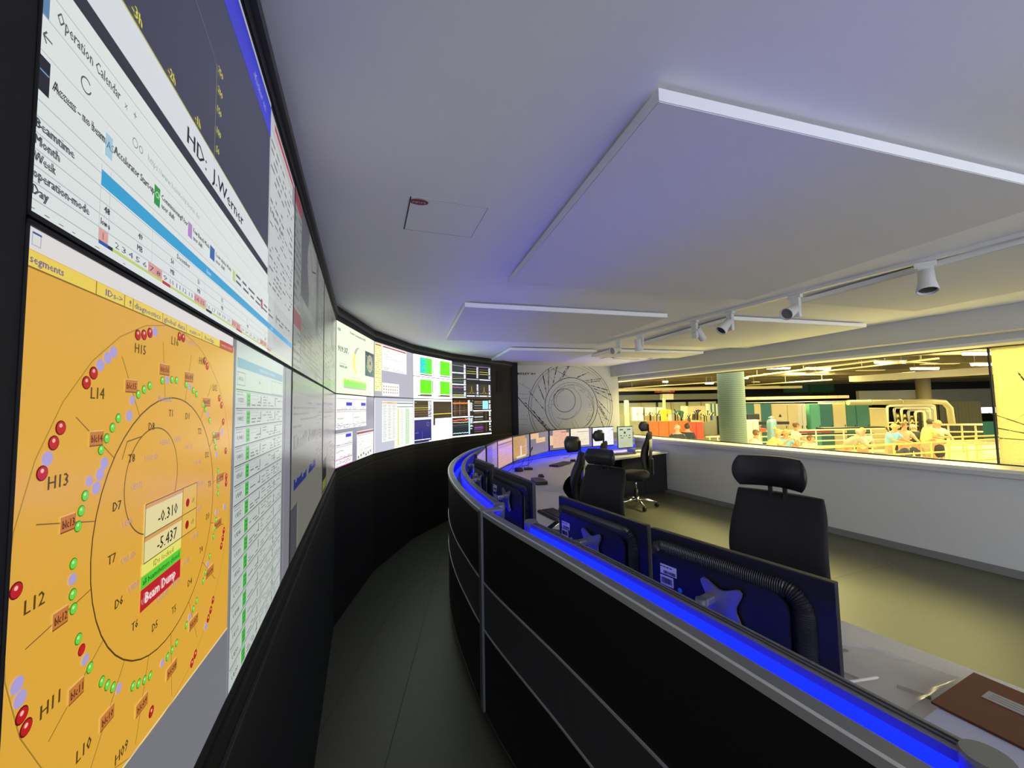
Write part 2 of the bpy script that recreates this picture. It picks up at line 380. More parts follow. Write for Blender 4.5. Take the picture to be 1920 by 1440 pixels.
for x, z, a, L in ((1.02, 1.45, 112, .42), (1.02, 1.45, 98, .30), (.95, 1.42, 82, .35), (1.08, 1.30, 152, .28), (1.06, 1.24, 166, .25), (1.0, 1.2, 178, .3), (.9, 1.35, 60, .4), (.8, 1.2, 40, .5), (.6, 1.3, 75, .5), (.5, 1.1, 20, .4)):
    beamline(mb, WM, x, z, math.radians(180 - a), L, film_ink, FY)
for k in range(40):
    x, z = random.uniform(-.9, 1.25), random.uniform(1.0, 2.0); a = random.uniform(0, PI); wline(mb, WM, [(x, z), (x + .06 * math.cos(a), z + .06 * math.sin(a))], .0018, film_ink, FY)
tag(mb.build('printed_blind'), 'pale yellow printed panel with branching line drawing covering the right window pane', 'blind')

# mural on the far wall
random.seed(5)
mb = MB()
mb.face([mM @ Vector(p) for p in ((-2.75, -.003, 0.75), (-.004, -.003, 0.75), (-.004, -.003, CEIL), (-2.75, -.003, CEIL))], M_mural)
def mring(cx, cz, r, t, a0=0, a1=360, n=90, y=-.0045):
    k = max(4, int(n * (a1 - a0) / 360)); P = []
    for i in range(k + 1):
        a = math.radians(a0 + (a1 - a0) * i / k); x, z = cx + r * math.cos(a), cz + r * math.sin(a)
        if z > CEIL - .01 or x > -.01 or x < -2.7:
            if len(P) > 1: wline(mb, mM, P, t, M_line, y)
            P = []
        else: P.append((x, z))
    if len(P) > 1: wline(mb, mM, P, t, M_line, y)
CX, CZ = -1.083, 1.56
q = 0.00172
mring(CX, CZ, .92, .009); mring(CX, CZ, .875, .006); mring(CX - .02, CZ, .835, .003)
mring(CX, CZ + .03, .575, .012); mring(CX, CZ + .01, .50, .006); mring(CX + .02, CZ, .465, .004, -80, 250)
mring(-1.235, 1.705, .235, .011); mring(-1.20, 1.70, .215, .005, 100, 215); mring(-1.2, 1.66, .33, .005, -110, 60); mring(-1.235, 1.62, .30, .006, 235, 330)
mring(CX + .1, CZ - .05, .38, .005, -60, 45)
for a in range(0, 360, 9):
    if random.random() < .55:
        r0, r1 = random.choice(((.50, .44), (.60, .82), (.70, .83), (.46, .40)));
        wline(mb, mM, [(CX + r0 * math.cos(math.radians(a)), CZ + r0 * math.sin(math.radians(a))), (CX + r1 * math.cos(math.radians(a)), CZ + r1 * math.sin(math.radians(a)))], .004, M_line, -.0045)
for k in range(12):     # rooms drawn between the inner rings
    a = math.radians(-40 + k * 17 + random.uniform(-4, 4)); r0 = .40; c_, s_ = math.cos(a), math.sin(a)
    for dr in (0, .055):
        wline(mb, mM, [(CX + (r0 + dr) * c_, CZ + (r0 + dr) * s_), (CX + (r0 + dr) * c_ - .07 * s_, CZ + (r0 + dr) * s_ + .07 * c_)], .004, M_line, -.0045)
    wline(mb, mM, [(CX + r0 * c_, CZ + r0 * s_), (CX + (r0 + .055) * c_, CZ + (r0 + .055) * s_)], .004, M_line, -.0045)
for a, da, L in ((205, 48, 0), (112, 55, .42), (118, 62, .36), (135, 60, .45), (150, 62, .42), (158, 58, .45), (172, 60, .38), (92, -62, .42), (80, -58, .3), (62, -55, .42), (56, -50, .30), (48, -62, .42), (40, -58, .45), (34, -62, .48), (14, -60, .42), (8, -66, .46), (2, -60, .34), (-8, -62, .38), (190, 60, .5)):
    x, z = CX + .575 * math.cos(math.radians(a)), CZ + .03 + .575 * math.sin(math.radians(a))
    if L: beamline(mb, mM, x, z, math.radians(a + da * -1 if a > 90 else a - abs(da) * 1.0 + 0), L, M_line, -.005, .009)
for p0, p1, t in (((-1.50, .98), (-2.22, 1.78), .014), ((-1.52, 1.0), (-1.92, 1.52), .010), ((-1.47, 1.02), (-2.08, 1.68), .008)):
    wline(mb, mM, [p0, p1], t, M_line, -.0049)
    for k in range(9):
        f = random.random(); x, z = p0[0] + (p1[0] - p0[0]) * f, p0[1] + (p1[1] - p0[1]) * f
        mb.box((x, -.005, z), (.03, .001, .02), M_line, mM)
for k in range(26):
    x, z = random.uniform(-2.3, -.05), random.uniform(1.0, 2.35); mb.box((x, -.005, z), (.014, .001, .010), M_line, mM)
for pts in (((-2.3, 2.05), (-2.33, 1.86), (-2.0, 1.83), (-1.96, 1.93), (-2.3, 2.12), (-2.3, 2.05)), ((-2.2, 2.05), (-2.22, 1.86)), ((-2.2, 1.6), (-2.2, 1.75), (-2.0, 1.76)), ((-2.33, 1.35), (-2.03, 1.35)), ((-2.33, 1.25), (-2.05, 1.24)), ((-2.3, .98), (-2.02, 1.09)), ((-.96, 1.0), (-1.1, 1.28)), ((-.86, 1.0), (-1.02, 1.30)), ((-1.55, 1.0), (-1.3, 1.3))):
    wline(mb, mM, pts, .004, M_line, -.0045)
P, Lt = text_polys('BESSY II+')
for dx, dz_ in ((0, 0), (.005, 0), (0, .004), (.005, .004)):
    for f in P: mb.face([mM @ Vector((-2.215 + dx + x * .37 / Lt, -.0048 - dx * .02 - dz_ * .01, 2.222 + dz_ + z * .042)) for x, z in f], M_line)
tag(mb.build('wall_mural'), 'large grey wall print of the ring building plan, black lines, lettered BESSY II+', 'mural')

# ------------------------------------------------------------------ ceiling: sound panels, track, hatch, vent
def ceil_panel(p, w, d, label, hd=math.radians(90 - 74.5)):
    t = thing('ceiling_panel', label, 'ceiling panel', (p[0], p[1], 2.36), hd, 'white sound panels under the ceiling')
    mb = MB(); mb.box((w / 2, d / 2, .001), (w - .004, d - .004, .002), M_panel); mb.build('panel_face', t)
    mb = MB(); mb.box((w / 2, d / 2, .020), (w, d, .034), M_pedge, bev=.001); mb.build('panel_body', t)
    mb = MB()
    for x in (.25, w - .25):
        for y in (.25, d - .25): mb.lathe([(.012, .036), (.012, .052)], M_spot, (x, y, 0), 8)
    mb.build('hanger', t)
ceil_panel((.383, .917), 1.83, 1.446, 'largest ceiling panel at the front, nearest the camera left of the track')
ceil_panel((-.346, 2.858), 1.80, 1.446, 'middle ceiling panel left of the track, behind the largest one')
ceil_panel((-.02, 5.11), 1.30, 1.15, 'farthest ceiling panel left of the track, near the wall print')
ceil_panel((2.69, 1.36), 1.30, 1.62, 'yellow-lit ceiling panel right of the track, nearest the printed window pane')
ceil_panel((2.038, 3.48), 1.74, 1.45, 'yellow-lit ceiling panel right of the track, in the middle of the room')
ceil_panel((1.42, 5.42), 1.60, .60, 'small far ceiling panel right of the track beside the air outlet')

TA = Vector((1.16, 4.98, 0)); TB = Vector((3.35, -.05, 0)); td = (TB - TA).normalized(); tl_ = (TB - TA).length
trk = thing('ceiling_track', 'long white lighting track running along the ceiling', 'lighting track', (TA.x, TA.y, CEIL), math.atan2(td.y, td.x))
mb = MB(); mb.box((tl_ / 2, 0, -.012), (tl_, .034, .022), M_spot); mb.box((tl_ / 2, .0172, -.012), (tl_, .001, .006), M_alu_g); mb.build('rail', trk)
mb = MB(); mb.box((-.02, 0, -.014), (.04, .038, .026), M_spot); mb.build('end_cap', trk)
def spot(s, yaw, tilt, label, lens=None):
    p = TA + td * s
    t = thing('track_spotlight', label, 'spotlight', (p.x, p.y, CEIL - .024), 0, 'white spotlights on the ceiling track')
    t.rotation_euler = (0, 0, math.atan2(td.y, td.x) + yaw)
    mb = MB(); mb.box((0, 0, -.012), (.09, .032, .024), M_spot, bev=.002); mb.build('adapter', t)
    mb = MB(); mb.box((.0, .0, -.095), (.065, .026, .145), M_spot, bev=.003); mb.build('driver_box', t)
    Mh = Matrix.Translation((0, -.052, -.125)) @ Matrix.Rotation(tilt, 4, 'X')
    mb = MB(); mb.lathe([(.028, .07), (.034, .066), (.036, .0), (.046, -.055), (.046, -.062), (.041, -.062), (.036, -.04)], M_spot, (0, 0, 0), 24, Mh); h = mb.build('lamp_head', t)
    mb = MB(); mb.lathe([(.039, -.050), (.036, -.048)], lens or M_spotd, (0, 0, 0), 24, Mh); mb.build('lens', h)
def s_at(x, y): return (Vector((x, y, 0)) - TA).dot(td)
spot(s_at(1.213, 4.588), .1, -1.35, 'farthest ceiling spotlight, round face turned to the viewer near the air outlet', M_alu_g)
spot(s_at(1.354, 4.232), .3, .2, 'second spotlight from the far end of the track, small and pointing down')
spot(s_at(1.688, 3.582), PI * .95, 2.4, 'third spotlight from the far end, cup tilted up to the right')
spot(s_at(1.854, 3.253), -.25, -.8, 'fourth spotlight from the far end, dark lens tilted to the left')
spot(s_at(2.065, 2.771), -.05, -1.15, 'second-nearest large spotlight with its round face turned to the viewer', M_alu_g)
spot(s_at(2.382, 2.151), .35, -.35, 'nearest and largest ceiling spotlight with flared head pointing down')
spot(s_at(2.66, 1.52), PI * .9, .8, 'spotlight half cut by the right picture edge')

H = [(-.374, 1.414), (-.474, 1.677), (-.183, 1.776), (-.085, 1.51)]
ht = thing('ceiling_hatch', 'flush square access hatch in the ceiling outlined by a thin dark joint', 'access hatch', (0, 0, CEIL))
mb = MB()
for i, (a, b) in enumerate(zip(H, H[1:] + H[:1])):
    d = Vector((b[0] - a[0], b[1] - a[1], 0)).normalized(); n = Vector((-d.y, d.x, 0)) * (.0025 if i == 0 else .0008)
    mb.face([Vector((*a, -.0012)) - n, Vector((*b, -.0012)) - n, Vector((*b, -.0012)) + n, Vector((*a, -.0012)) + n], M_ink)
mb.build('joint', ht, False)
mb = MB(); mb.prism([(p[0] * .996, p[1]) for p in H], -.0008, -.0001, M_ceil); mb.build('door', ht)
sg = thing('ceiling_sign', 'small dark red oval sticker reading 68/03 on the ceiling hatch corner', 'sign', (-.352, 1.452, CEIL - .0012), math.radians(15.5))
redp = mat('sign_red', (0.22, 0.01, 0.015, 1), 0.5)
mb = MB(); mb.prism([(.036 * math.cos(2 * PI * i / 32), .020 * math.sin(2 * PI * i / 32)) for i in range(32)], -.002, 0, redp); mb.build('plate', sg)
mb = MB(); P, Lt = text_polys('68/03')
for f in P: mb.face([(-.026 + x * .052 / Lt, -.006 + z * .012, -.0026) for x, z in f], M_white)
mb.build('lettering', sg, False)

vt = thing('ceiling_air_outlet', 'square four-way ceiling air outlet with dark slots near the wall print', 'air vent', (2.15, 6.32, CEIL), math.radians(20))
mb = MB(); mb.box((0, 0, -.006), (.95, .95, .012), M_pedge, bev=.003); mb.build('cover', vt)
mb = MB()
for a in range(4):
    M = Matrix.Rotation(a * PI / 2, 4, 'Z'); mb.box((0, -.37, -.0125), (.56, .055, .003), M_spotd, M); mb.box((0, -.33, -.015), (.58, .012, .006), M_spot, M)
mb.build('slot', vt)
# grille in the black end panel
a, w, rz = facet(7)
gt = thing('wall_grille', 'narrow dark upright grille in the black panel right of the screens', 'grille', (a[0], a[1], 0), rz)
mb = MB(); mb.box((.37 * w, -.004, 2.035), (.26 * w, .006, .36), mat('grille_dark', (.003, .003, .003, 1), .8)); mb.build('mesh_sheet', gt)
mb = MB()
for k in range(18): mb.box((.37 * w, -.008, 1.865 + k * .02), (.25 * w, .002, .003), M_plinth)
mb.build('slats', gt)

# ------------------------------------------------------------------ the picture wall: 7 columns x 2 rows of display panels
random.seed(11)
GREY = '8f8f9c'; WHT = 'e6ece8'
def put_logo(s, u, v, h): s.t('HZB', u, v, h, '204a70', bold=.004)
def c0u(s):                                     # operation calendar and plot, seen from very near
    s.r(0, SM, 1, ST, '3a3c46', 0)
    s.r(0, 1.958, .66, ST, '34364a', 1)
    s.r(0, 2.216, .66, 2.284, '2a30c8', 2); s.r(0, 2.286, .66, 2.299, 'b8bcc4', 2)
    s.t('D', .335, 2.238, .03, 'e0d040'); s.t('-Kicker on', .51, 2.238, .018, '9fa4c8')
    s.ln(0, 1.958, .65, 1.958, 'c8c040', .0016)
    for l, u in (('-4h', .03), ('-3h', .108), ('-2h', .179), ('-1h', .252)): s.t(l, u - .006, 1.962, .011, 'd8d040', bold=.001)
    s.ln(.317, 1.95, .317, 2.096, '8a8c70', .0012); s.pl([(.0, 2.20), (.20, 2.12), (.30, 2.10), (.317, 2.09)], '6c7080', .0012)
    for l, v in (('250', 2.09), ('200', 2.06), ('150', 2.03), ('100', 1.998), ('50', 1.97)): s.t(l, .322, v, .010, 'd8d040', bold=.0006)
    s.r(0, 1.913, .655, 1.957, 'dfe3e6', 3); s.t('HD:  J.Werner', .225, 1.9205, .021, '0c0c10', w=.235, k=6, bold=.0012)
    s.r(0, 1.8985, .655, 1.9125, '22242e', 3)
    s.r(0, SM, .73, 1.8985, WHT, 2); s.r(.655, SM, .73, 2.216, 'b4b8bc', 1)
    s.r(.67, SM, 1, 2.24, 'b9bcbb', 2); s.r(.66, 1.86, .995, 2.285, 'b9bcbb', 2); s.r(.70, 2.262, .99, 2.276, 'b03a44', 4); s.r(.95, 2.21, .995, 2.27, '8a8c90', 4)
    for v, n in ((1.98, 14), (2.15, 9)): s.dash(.67, v - .1, .98, v + .08, '74787c', n, .6, .35, mn=.01, mx=.05)
    s.ln(0, 1.882, .66, 1.888, 'c2c8c8', .0012); s.r(.0, 1.862, .01, 1.880, '5a88b0', 3)
    s.t('Operation Calendar', .016, 1.868, .0095, '55595e', w=.075, bold=.0004); s.ln(0, 1.862, 1, 1.862, 'bfc6c6', .001)
    s.t('x', .098, 1.868, .007, '777777'); s.t('+', .112, 1.868, .009, '777777')
    s.ln(.006, 1.849, .014, 1.849, '555a60', .0012); s.ln(.006, 1.849, .009, 1.853, '555a60', .0012); s.ln(.006, 1.849, .009, 1.845, '555a60', .0012)
    s.ring(.049, 1.848, .0055, '555a60', .0012, a0=40, a1=350, n=20); s.ring(.118, 1.848, .004, '8a9094', .001, n=16); s.ring(.128, 1.848, .003, '8a9094', .001, n=12)
    s.t('https://www.helmholtz-berlin.de/', .14, 1.845, .007, '9aa2a6', w=.13)
    s.ln(0, 1.8375, 1, 1.8375, 'bfc6c6', .0008)
    s.r(.003, 1.810, .013, 1.834, '10131c', 4); s.ln(.004, 1.824, .012, 1.824, '7da0c0', .001, 5)
    s.t('Access - no beam', .015, 1.8185, .0078, '1c2026', w=.058, bold=.0014); s.r(.0745, 1.810, .084, 1.829, 'a9cfe0', 4); s.t('AS', .0755, 1.817, .007, '40708a')
    s.t('Accelerator Start-up', .0855, 1.8185, .0075, '2c3036', w=.068, bold=.0009); s.r(.155, 1.810, .167, 1.830, '2c9a3c', 4); s.t('CM', .1565, 1.818, .007, 'd0ffd0')
    s.t('Commissioning/User', .169, 1.8215, .0062, '2c3036', w=.066, bold=.0006); s.t('user shift', .170, 1.8125, .0062, '2c3036', w=.03, bold=.0006)
    s.r(.237, 1.811, .249, 1.829, 'b48cc8', 4); s.t('Few Bunch Mode', .252, 1.8215, .0062, '2c3036', w=.055, bold=.0006); s.t('user shift', .252, 1.8125, .0062, '2c3036', w=.03, bold=.0006)
    s.r(.31, 1.811, .328, 1.829, '3c68a8', 4); s.t('Low-alpha Multi', .332, 1.8215, .0062, '2c3036', w=.07, bold=.0006); s.t('user shift', .332, 1.8125, .0062, '2c3036', w=.04, bold=.0006)
    s.r(.41, 1.811, .425, 1.829, 'c6d890', 4); s.dash(.43, 1.811, .94, 1.831, '5a6066', 2, .8, .4, mn=.02, mx=.06); s.r(.60, 1.812, .615, 1.832, 'b05060', 4); s.r(.75, 1.812, .76, 1.832, '808890', 4)
    for v in (1.8035, 1.7925, 1.7815, 1.7705, 1.7595, 1.7485, 1.7375): s.ln(0, v, 1, v, 'b4bcbc', .0008)
    for l, v, w in (('Beamtime', 1.7845, .036), ('Month', 1.7735, .022), ('Week', 1.7625, .019), ('operation-mode', 1.7515, .055), ('Day', 1.7405, .014)): s.t(l, .0025, v, .0068, '3a3f46', w=w, bold=.0010)
    s.r(.0715, 1.783, .985, 1.796, '34a6d6', 4); s.t('Beam', .30, 1.7865, .006, 'cfeaf6'); s.t('Beam', .70, 1.7865, .006, 'cfeaf6')
    for u in (.0715, .084, .155, .225, .295, .365, .47, .60, .75, .9): s.ln(u, 1.7375, u, 1.80, 'c4cccc', .0008)
    for l, u in (('48', .076), ('49', .128), ('50', .195), ('51', .27), ('52', .36), ('1', .50), ('2', .64), ('3', .80)): s.t(l, u, 1.7630, .0058, '30343a', bold=.0008)
    s.t('December', .21, 1.7735, .0058, '30343a', w=.035, bold=.0005); s.t('low-a', .0725, 1.7515, .0058, '30343a', w=.012, bold=.0005)
    for u in (.127, .195, .27, .36, .5, .64): s.t('MB', u, 1.7515, .0058, '30343a', bold=.0005)
    s.r(.072, 1.7385, .084, 1.7485, 'e6a69a', 3); s.t('1', .076, 1.740, .006, '704030'); s.r(.0715, 1.7355, .084, 1.7385, '2a56b0', 4); s.r(.084, 1.7355, .0905, 1.7385, '16202c', 4)
    s.r(.0905, 1.7355, .97, 1.7385, 'ccd67a', 4); u = .0915
    for d in range(2, 32):
        w = .0085 * (1 + d * .09); red = d % 7 in (0, 1)
        if red: s.r(u, 1.7385, u + w, 1.7485, 'e2a29a', 3)
        s.t(str(d), u + .0015, 1.740, .0055, '4a4e54', w=w * .6)
        if d in (9, 22, 30): s.r(u, 1.7352, u + w * 1.2, 1.7386, 'c0303a', 5)
        if d == 16: s.r(u, 1.7352, u + w, 1.7386, '101218', 5)
        u += w
        if u > .95: break
    s.dash(.004, 1.7300, .12, 1.7345, '4a4e54', 1, .75, .12, mn=.003, mx=.007)
def c0l(s):                                     # orange ring display plus the long white device list
    s.r(0, SB, 1, SM, '7a7a82', 0)
    s.r(0, SB, .4435, SM, '7c7c84', 1); s.r(0.0, 1.705, .424, SM, 'e8e4e0', 2)
    s.poly([(.003 * s.W, 1.30), (.43 * s.W, 1.262), (.43 * s.W, 1.705), (.003 * s.W, 1.705)], 'e9b03c', 2); s.ln(.003, 1.30, .43, 1.262, 'f4e4b0', .0018)
    s.r(.0, 1.15, .003, 1.705, 'f0dcb8', 3)
    s.r(.003, 1.6935, .36, 1.7045, 'f4d850', 3); s.ln(.003, 1.6935, .42, 1.6945, '8a6820', .0012, 4)
    for u in (.0715, .111, .125, .182, .242, .29, .36): s.ln(u, 1.6935, u, 1.7045, '9a7a28', .0012, 4)
    s.r(.36, 1.6945, .424, 1.706, 'c03a2c', 4); s.t('machine control', .365, 1.698, .004, 'f0c0b0', w=.05)
    for l, u, w in (('segments', .0045, .030), ('IDs->', .083, .024), ('!', .118, .003), ('diagnostics', .1265, .050), ('global data', .184, .053), ('exit->', .25, .034), ('help', .30, .035)): s.t(l, u, 1.6965, .0056, '7a6a90', w=w, bold=.0005)
    s.box(.006, 1.708, .014, 1.7165, 'b8b8c0', .0008); s.r(.0062, 1.7155, .0138, 1.7168, '3a56a0', 4)
    CU, CV, R0 = .2145, 1.4865, .130; Wd = s.W
    s.ring(CU, CV, R0, '5a4210', .0014); s.ring(.177, 1.533, .052, '6a5018', .0012)
    s.pl([(.118, 1.560), (.125, 1.575), (.150, 1.578)], '6a5018', .001)
    def P(deg, r): return CU + r * math.cos(math.radians(deg)) / Wd, CV + r * math.sin(math.radians(deg))
    s.pl([P(a, .208) for a in range(0, 361, 12)], 'a8842c', .0009, 3)
    for k in range(16):
        a = 96 + k * 22.5; u, v = P(a, .148); nm = 'T' if k % 2 == 0 else 'D'
        s.t(nm + str((16 - k) // 2 % 8 + 1), *P(a, .110), .0080, '4a3810', bold=.0006)
        lab = ('UE56/2', 'U139-ID', 'UE112', 'UE46', 'U41-ID', 'U49/2')[k % 6]; uu, vv = P(a + 7, .082); s.t(lab, uu - .01, vv, .0058, 'c49a90', bold=.0006)
        n = 4
        for j in range(n):
            uu, vv = P(a - 8 + j * 4.2, .150)
            if (k * 4 + j) % 5 == 2: s.disc(uu, vv, .0042, 'b8a8d8', 4)
            elif k == 5 and j == 1: s.disc(uu, vv, .0042, '8a1010', 4); s.disc(uu, vv, .0034, 'd02020', 5)
            else: s.disc(uu, vv, .0042, '3a7a10', 4); s.disc(uu, vv, .0035, '6ee04a', 5); s.disc(uu - .001, vv + .0012, .0012, 'd0ffb0', 6, 8)
    for nm, u, v in (('blc14', .080, 1.581), ('blc13', .052, 1.523), ('blc12', .049, 1.459), ('blc11', .070, 1.397), ('blc10', .111, 1.350), ('blc09', .168, 1.322), ('blc15', .127, 1.625), ('blc16', .190, 1.646), ('blc01', .253, 1.643), ('blc02', .313, 1.614), ('blc03', .354, 1.566), ('blc04', .375, 1.504), ('blc05', .371, 1.438), ('blc06', .343, 1.381), ('blc07', .291, 1.339), ('blc08', .232, 1.317)):
        w = .0078 + .0145 * max(0, u - .05) ** .9 * 1.6
        s.r(u - w, v - .0062, u + w, v + .0062, 'f0c070', 4); s.r(u - w * .93, v - .0062, u + w, v + .0052, '8a4a18', 4.3); s.r(u - w * .93, v - .0052, u + w * .93, v + .0052, 'd08038', 4.6)
        s.t(nm, u - w * .8, v - .003, .006, '54280a', w=w * 1.55, k=6, bold=.0004)
        dx, dy = (CU - u) * Wd, CV - v; l = math.hypot(dx, dy); e = (l - R0) / l
        s.ln(u - dx / Wd * .18, v - dy * .18, u + dx / Wd * e, v + dy * e, '8a6a20', .0009, 3)
    for nm, u, v in (('H15', .130, 1.656), ('L16', .203, 1.675), ('L14', .070, 1.612), ('H13', .030, 1.550), ('L12', .0155, 1.476), ('H11', .034, 1.401), ('L10', .073, 1.343), ('H09', .125, 1.30), ('H01', .283, 1.662), ('L02', .335, 1.63)): s.t(nm, u, v, .0095, '5c4412', bold=.0006)
    for u, v in ((.146, 1.675), (.157, 1.679), (.135, 1.673), (.073, 1.632), (.065, 1.624), (.040, 1.591), (.034, 1.581), (.025, 1.562), (.009, 1.494), (.019, 1.415), (.023, 1.405), (.224, 1.687), (.234, 1.687), (.303, 1.668), (.313, 1.662), (.188, 1.302), (.365, 1.62), (.375, 1.61), (.385, 1.585), (.40, 1.54), (.405, 1.50), (.405, 1.49), (.40, 1.42), (.396, 1.41), (.39, 1.40), (.36, 1.335), (.352, 1.325), (.343, 1.318), (.30, 1.295), (.29, 1.29)):
        s.disc(u, v, .0052, '5a0808', 4); s.disc(u, v, .0044, 'c81c1c', 5); s.disc(u - .0008, v + .0016, .0015, 'ffc0b0', 6, 8)
    for u, v in ((.167, 1.682), (.098, 1.652), (.090, 1.646), (.081, 1.639), (.029, 1.571), (.014, 1.436), (.017, 1.426), (.126, 1.598), (.092, 1.560), (.087, 1.552), (.083, 1.542), (.38, 1.57), (.402, 1.455), (.335, 1.312)): s.disc(u, v, .0050, 'b4a6e0', 4)
    # readout boxes
    s.r(.160, 1.480, .246, 1.512, 'f0e2a0', 4); s.box(.160, 1.455, .288, 1.512, '7a5a18', .001, 6); s.r(.160, 1.507, .246, 1.512, 'e0a860', 5)
    s.r(.160, 1.4555, .246, 1.480, 'f0e2a0', 4); s.r(.160, 1.4755, .246, 1.480, 'e0a860', 5); s.r(.246, 1.455, .288, 1.512, 'ecc050', 4); s.ln(.246, 1.4555, .246, 1.512, '7a5a18', .001, 6); s.ln(.160, 1.480, .288, 1.480, '7a5a18', .001, 6)
    s.t('-0.310', .186, 1.487, .0125, '1c1810', w=.045, k=7, bold=.0005); s.t('-5.437', .186, 1.460, .0125, '1c1810', w=.045, k=7, bold=.0005)
    for v in (1.492, 1.466): s.disc(.260, v, .005, 'b01414', 6); s.t('off', .271, v - .003, .006, '6a4a20', k=7)
    s.r(.158, 1.444, .246, 1.4555, 'f0ee70', 4); s.t('IDs locked', .180, 1.4465, .006, '6a6410', w=.045, k=6)
    s.r(.158, 1.432, .246, 1.4435, '5ad838', 4); s.t('all beamshutters closed', .160, 1.4355, .006, '206010', w=.08, k=6, bold=.0004)
    s.r(.158, 1.411, .246, 1.4315, 'c8202a', 4); s.t('Beam Dump', .166, 1.4165, .0105, 'ffe8e4', w=.066, k=6, bold=.0008)
    s.t('topography', .24, 1.683, .0055, 'a890a0'); s.t('frontend', .178, 1.612, .0065, 'a890b0', bold=.0004)
    # device list window
    s.r(.4435, SB + .004, .862, SM, 'c4ccc6', 2); s.r(.436, 1.15, .4435, SM, '7c7c84', 3)
    s.r(.45, 1.675, .853, 1.692, '7fa4b8', 3); s.t('Insertion Devices Overview', .60, 1.681, .006, 'd6e6ee', w=.15)
    s.box(.452, 1.645, .50, 1.668, '808a88', .0012); s.t('All IDs', .458, 1.653, .007, '40484a', w=.03); s.t('+', .60, 1.652, .012, 'b03030', bold=.001); s.box(.72, 1.640, .85, 1.670, '808a88', .001)
    for k, nm in enumerate(('U125/2', 'U49/2', 'U41', 'U49/1', 'UE56/1', 'UE49', 'UE52', 'UE46', 'U139', 'UE56/2', 'U17', 'UE48', 'UE112', 'UE56', 'UE30')):
        v = 1.625 - k * .0322
        s.ln(.447, v + .0125, .855, v + .0125, '35403c', .0016); s.ln(.447, v + .0095, .855, v + .0095, '9aa6a0', .0012)
        s.box(.45, v - .013, .50, v + .004, 'a4aeaa', .0008); s.box(.452, v + .004, .485, v + .009, '808a86', .0008); s.t(nm, .457, v - .009, .008, '3a4444', w=.034, bold=.0005)
        s.r(.512, v - .016, .536, v + .008, '52b84e', 4)
        for q in range(3): s.r(.518, v - .013 + q * .007, .531, v - .010 + q * .007, '2f8a34', 5)
        s.box(.548, v - .002, .60, v + .006, '98a49e', .0008); s.dash(.548, v - .016, .62, v - .004, '6a7672', 2, .8, .4, mn=.015, mx=.05)
        s.dash(.64, v - .016, .85, v + .008, '7a8682', 4, .55, .35, mn=.01, mx=.05); s.r(.618, v - .01, .622, v + .006, '40484a', 4); s.r(.76, v - .014, .764, v + .006, '40484a', 4)
    s.ln(.862, 1.15, .862, SM, '5a5a60', .002); s.r(.90, 1.15, .985, SM, '7e7e88', 2)
def c1u(s):
    s.r(0, SM, 1, ST, 'a4a8a2', 0); s.r(0, SM, .15, ST, 'b4b9b4', 1); s.r(0, 2.245, .155, 2.29, 'c0404a', 2); s.r(0, 1.865, .17, 1.915, 'b4545a', 2)
    s.dash(.01, 1.92, .14, 2.24, '74787a', 12, .7, .3, mn=.02, mx=.06); s.dash(.01, 1.73, .15, 1.86, '74787a', 6, .7, .3)
    s.r(.155, 1.99, .36, ST, '6e6e76', 2); s.r(.62, SM, .72, ST, '80807f', 1)
    s.disc(.45, 2.165, .135, '9a9c98', 3, 36, .120); s.disc(.45, 2.165, .125, 'b2b4ae', 4, 36, .112); s.ln(.45, 2.165, .58, 2.20, '30302c', .006, 6); s.ln(.45, 2.165, .40, 2.24, '30302c', .006, 6)
    for k in range(12): s.ln(.45 + .115 * math.cos(k * PI / 6), 2.165 + .10 * math.sin(k * PI / 6), .45 + .13 * math.cos(k * PI / 6), 2.165 + .112 * math.sin(k * PI / 6), '50504c', .003, 6)
    s.dash(.72, 1.9, .98, 2.25, '84847e', 14, .6, .3, mn=.02, mx=.08); s.r(.2, 1.96, .55, 1.985, 'b4b6b0', 3); s.r(.17, 1.76, .98, 1.93, '9a9d94', 2); s.dash(.2, 1.78, .95, 1.91, '6a6c66', 7, .6, .3)
    s.ln(.0, 1.79, 1, 1.75, '807f78', .006); s.box(.25, 1.80, .45, 1.87, '606460', .004)
def c1l(s):
    s.r(0, SB, 1, SM, 'a6a599', 0); s.r(0, SB, .14, 1.305, '70707a', 2); s.r(.02, 1.655, 1, 1.69, '8c8e88', 2); s.dash(.05, 1.54, .9, 1.64, '7a7a70', 5, .5, .3, mn=.1, mx=.3)
    for a, b in ((.06, .36), (.42, .66)):
        for k in range(12): u = a + (b - a) * k / 12; s.r(u, 1.478, u + (b - a) / 12, 1.49 + random.random() * .035, '84868a', 3)
        for k in range(10): u = a + (b - a) * k / 10; s.r(u, 1.352, u + (b - a) / 10, 1.366 + random.random() * .02, '3c46a8', 3)
    s.dash(.7, 1.2, .95, 1.62, '8a8a80', 24, .5, .3, mn=.02, mx=.06); s.r(.14, SB + .01, .155, 1.30, 'b9b8ae', 3)
def c2u(s):
    s.r(0, SM, 1, ST, 'a6a79c', 0); s.r(.55, 2.02, .75, 2.22, '74767a', 2); s.dash(.05, 1.78, .9, 1.98, '7c7a70', 8, .4, .3); s.r(0, 1.73, .5, 1.86, '8a8b84', 1); s.ln(.1, 2.25, .9, 1.9, '74766e', .006)
def c2l(s):
    s.r(0, SB, 1, SM, 'a39e90', 0); s.dash(.0, 1.55, .7, 1.68, '7a7668', 5, .6, .3, mn=.1, mx=.3); s.r(0, 1.16, .24, 1.33, '34363a', 2); s.r(.02, 1.17, .22, 1.22, 'a8b048', 3); s.dash(.3, 1.2, .9, 1.5, '8c8778', 10, .4, .3)
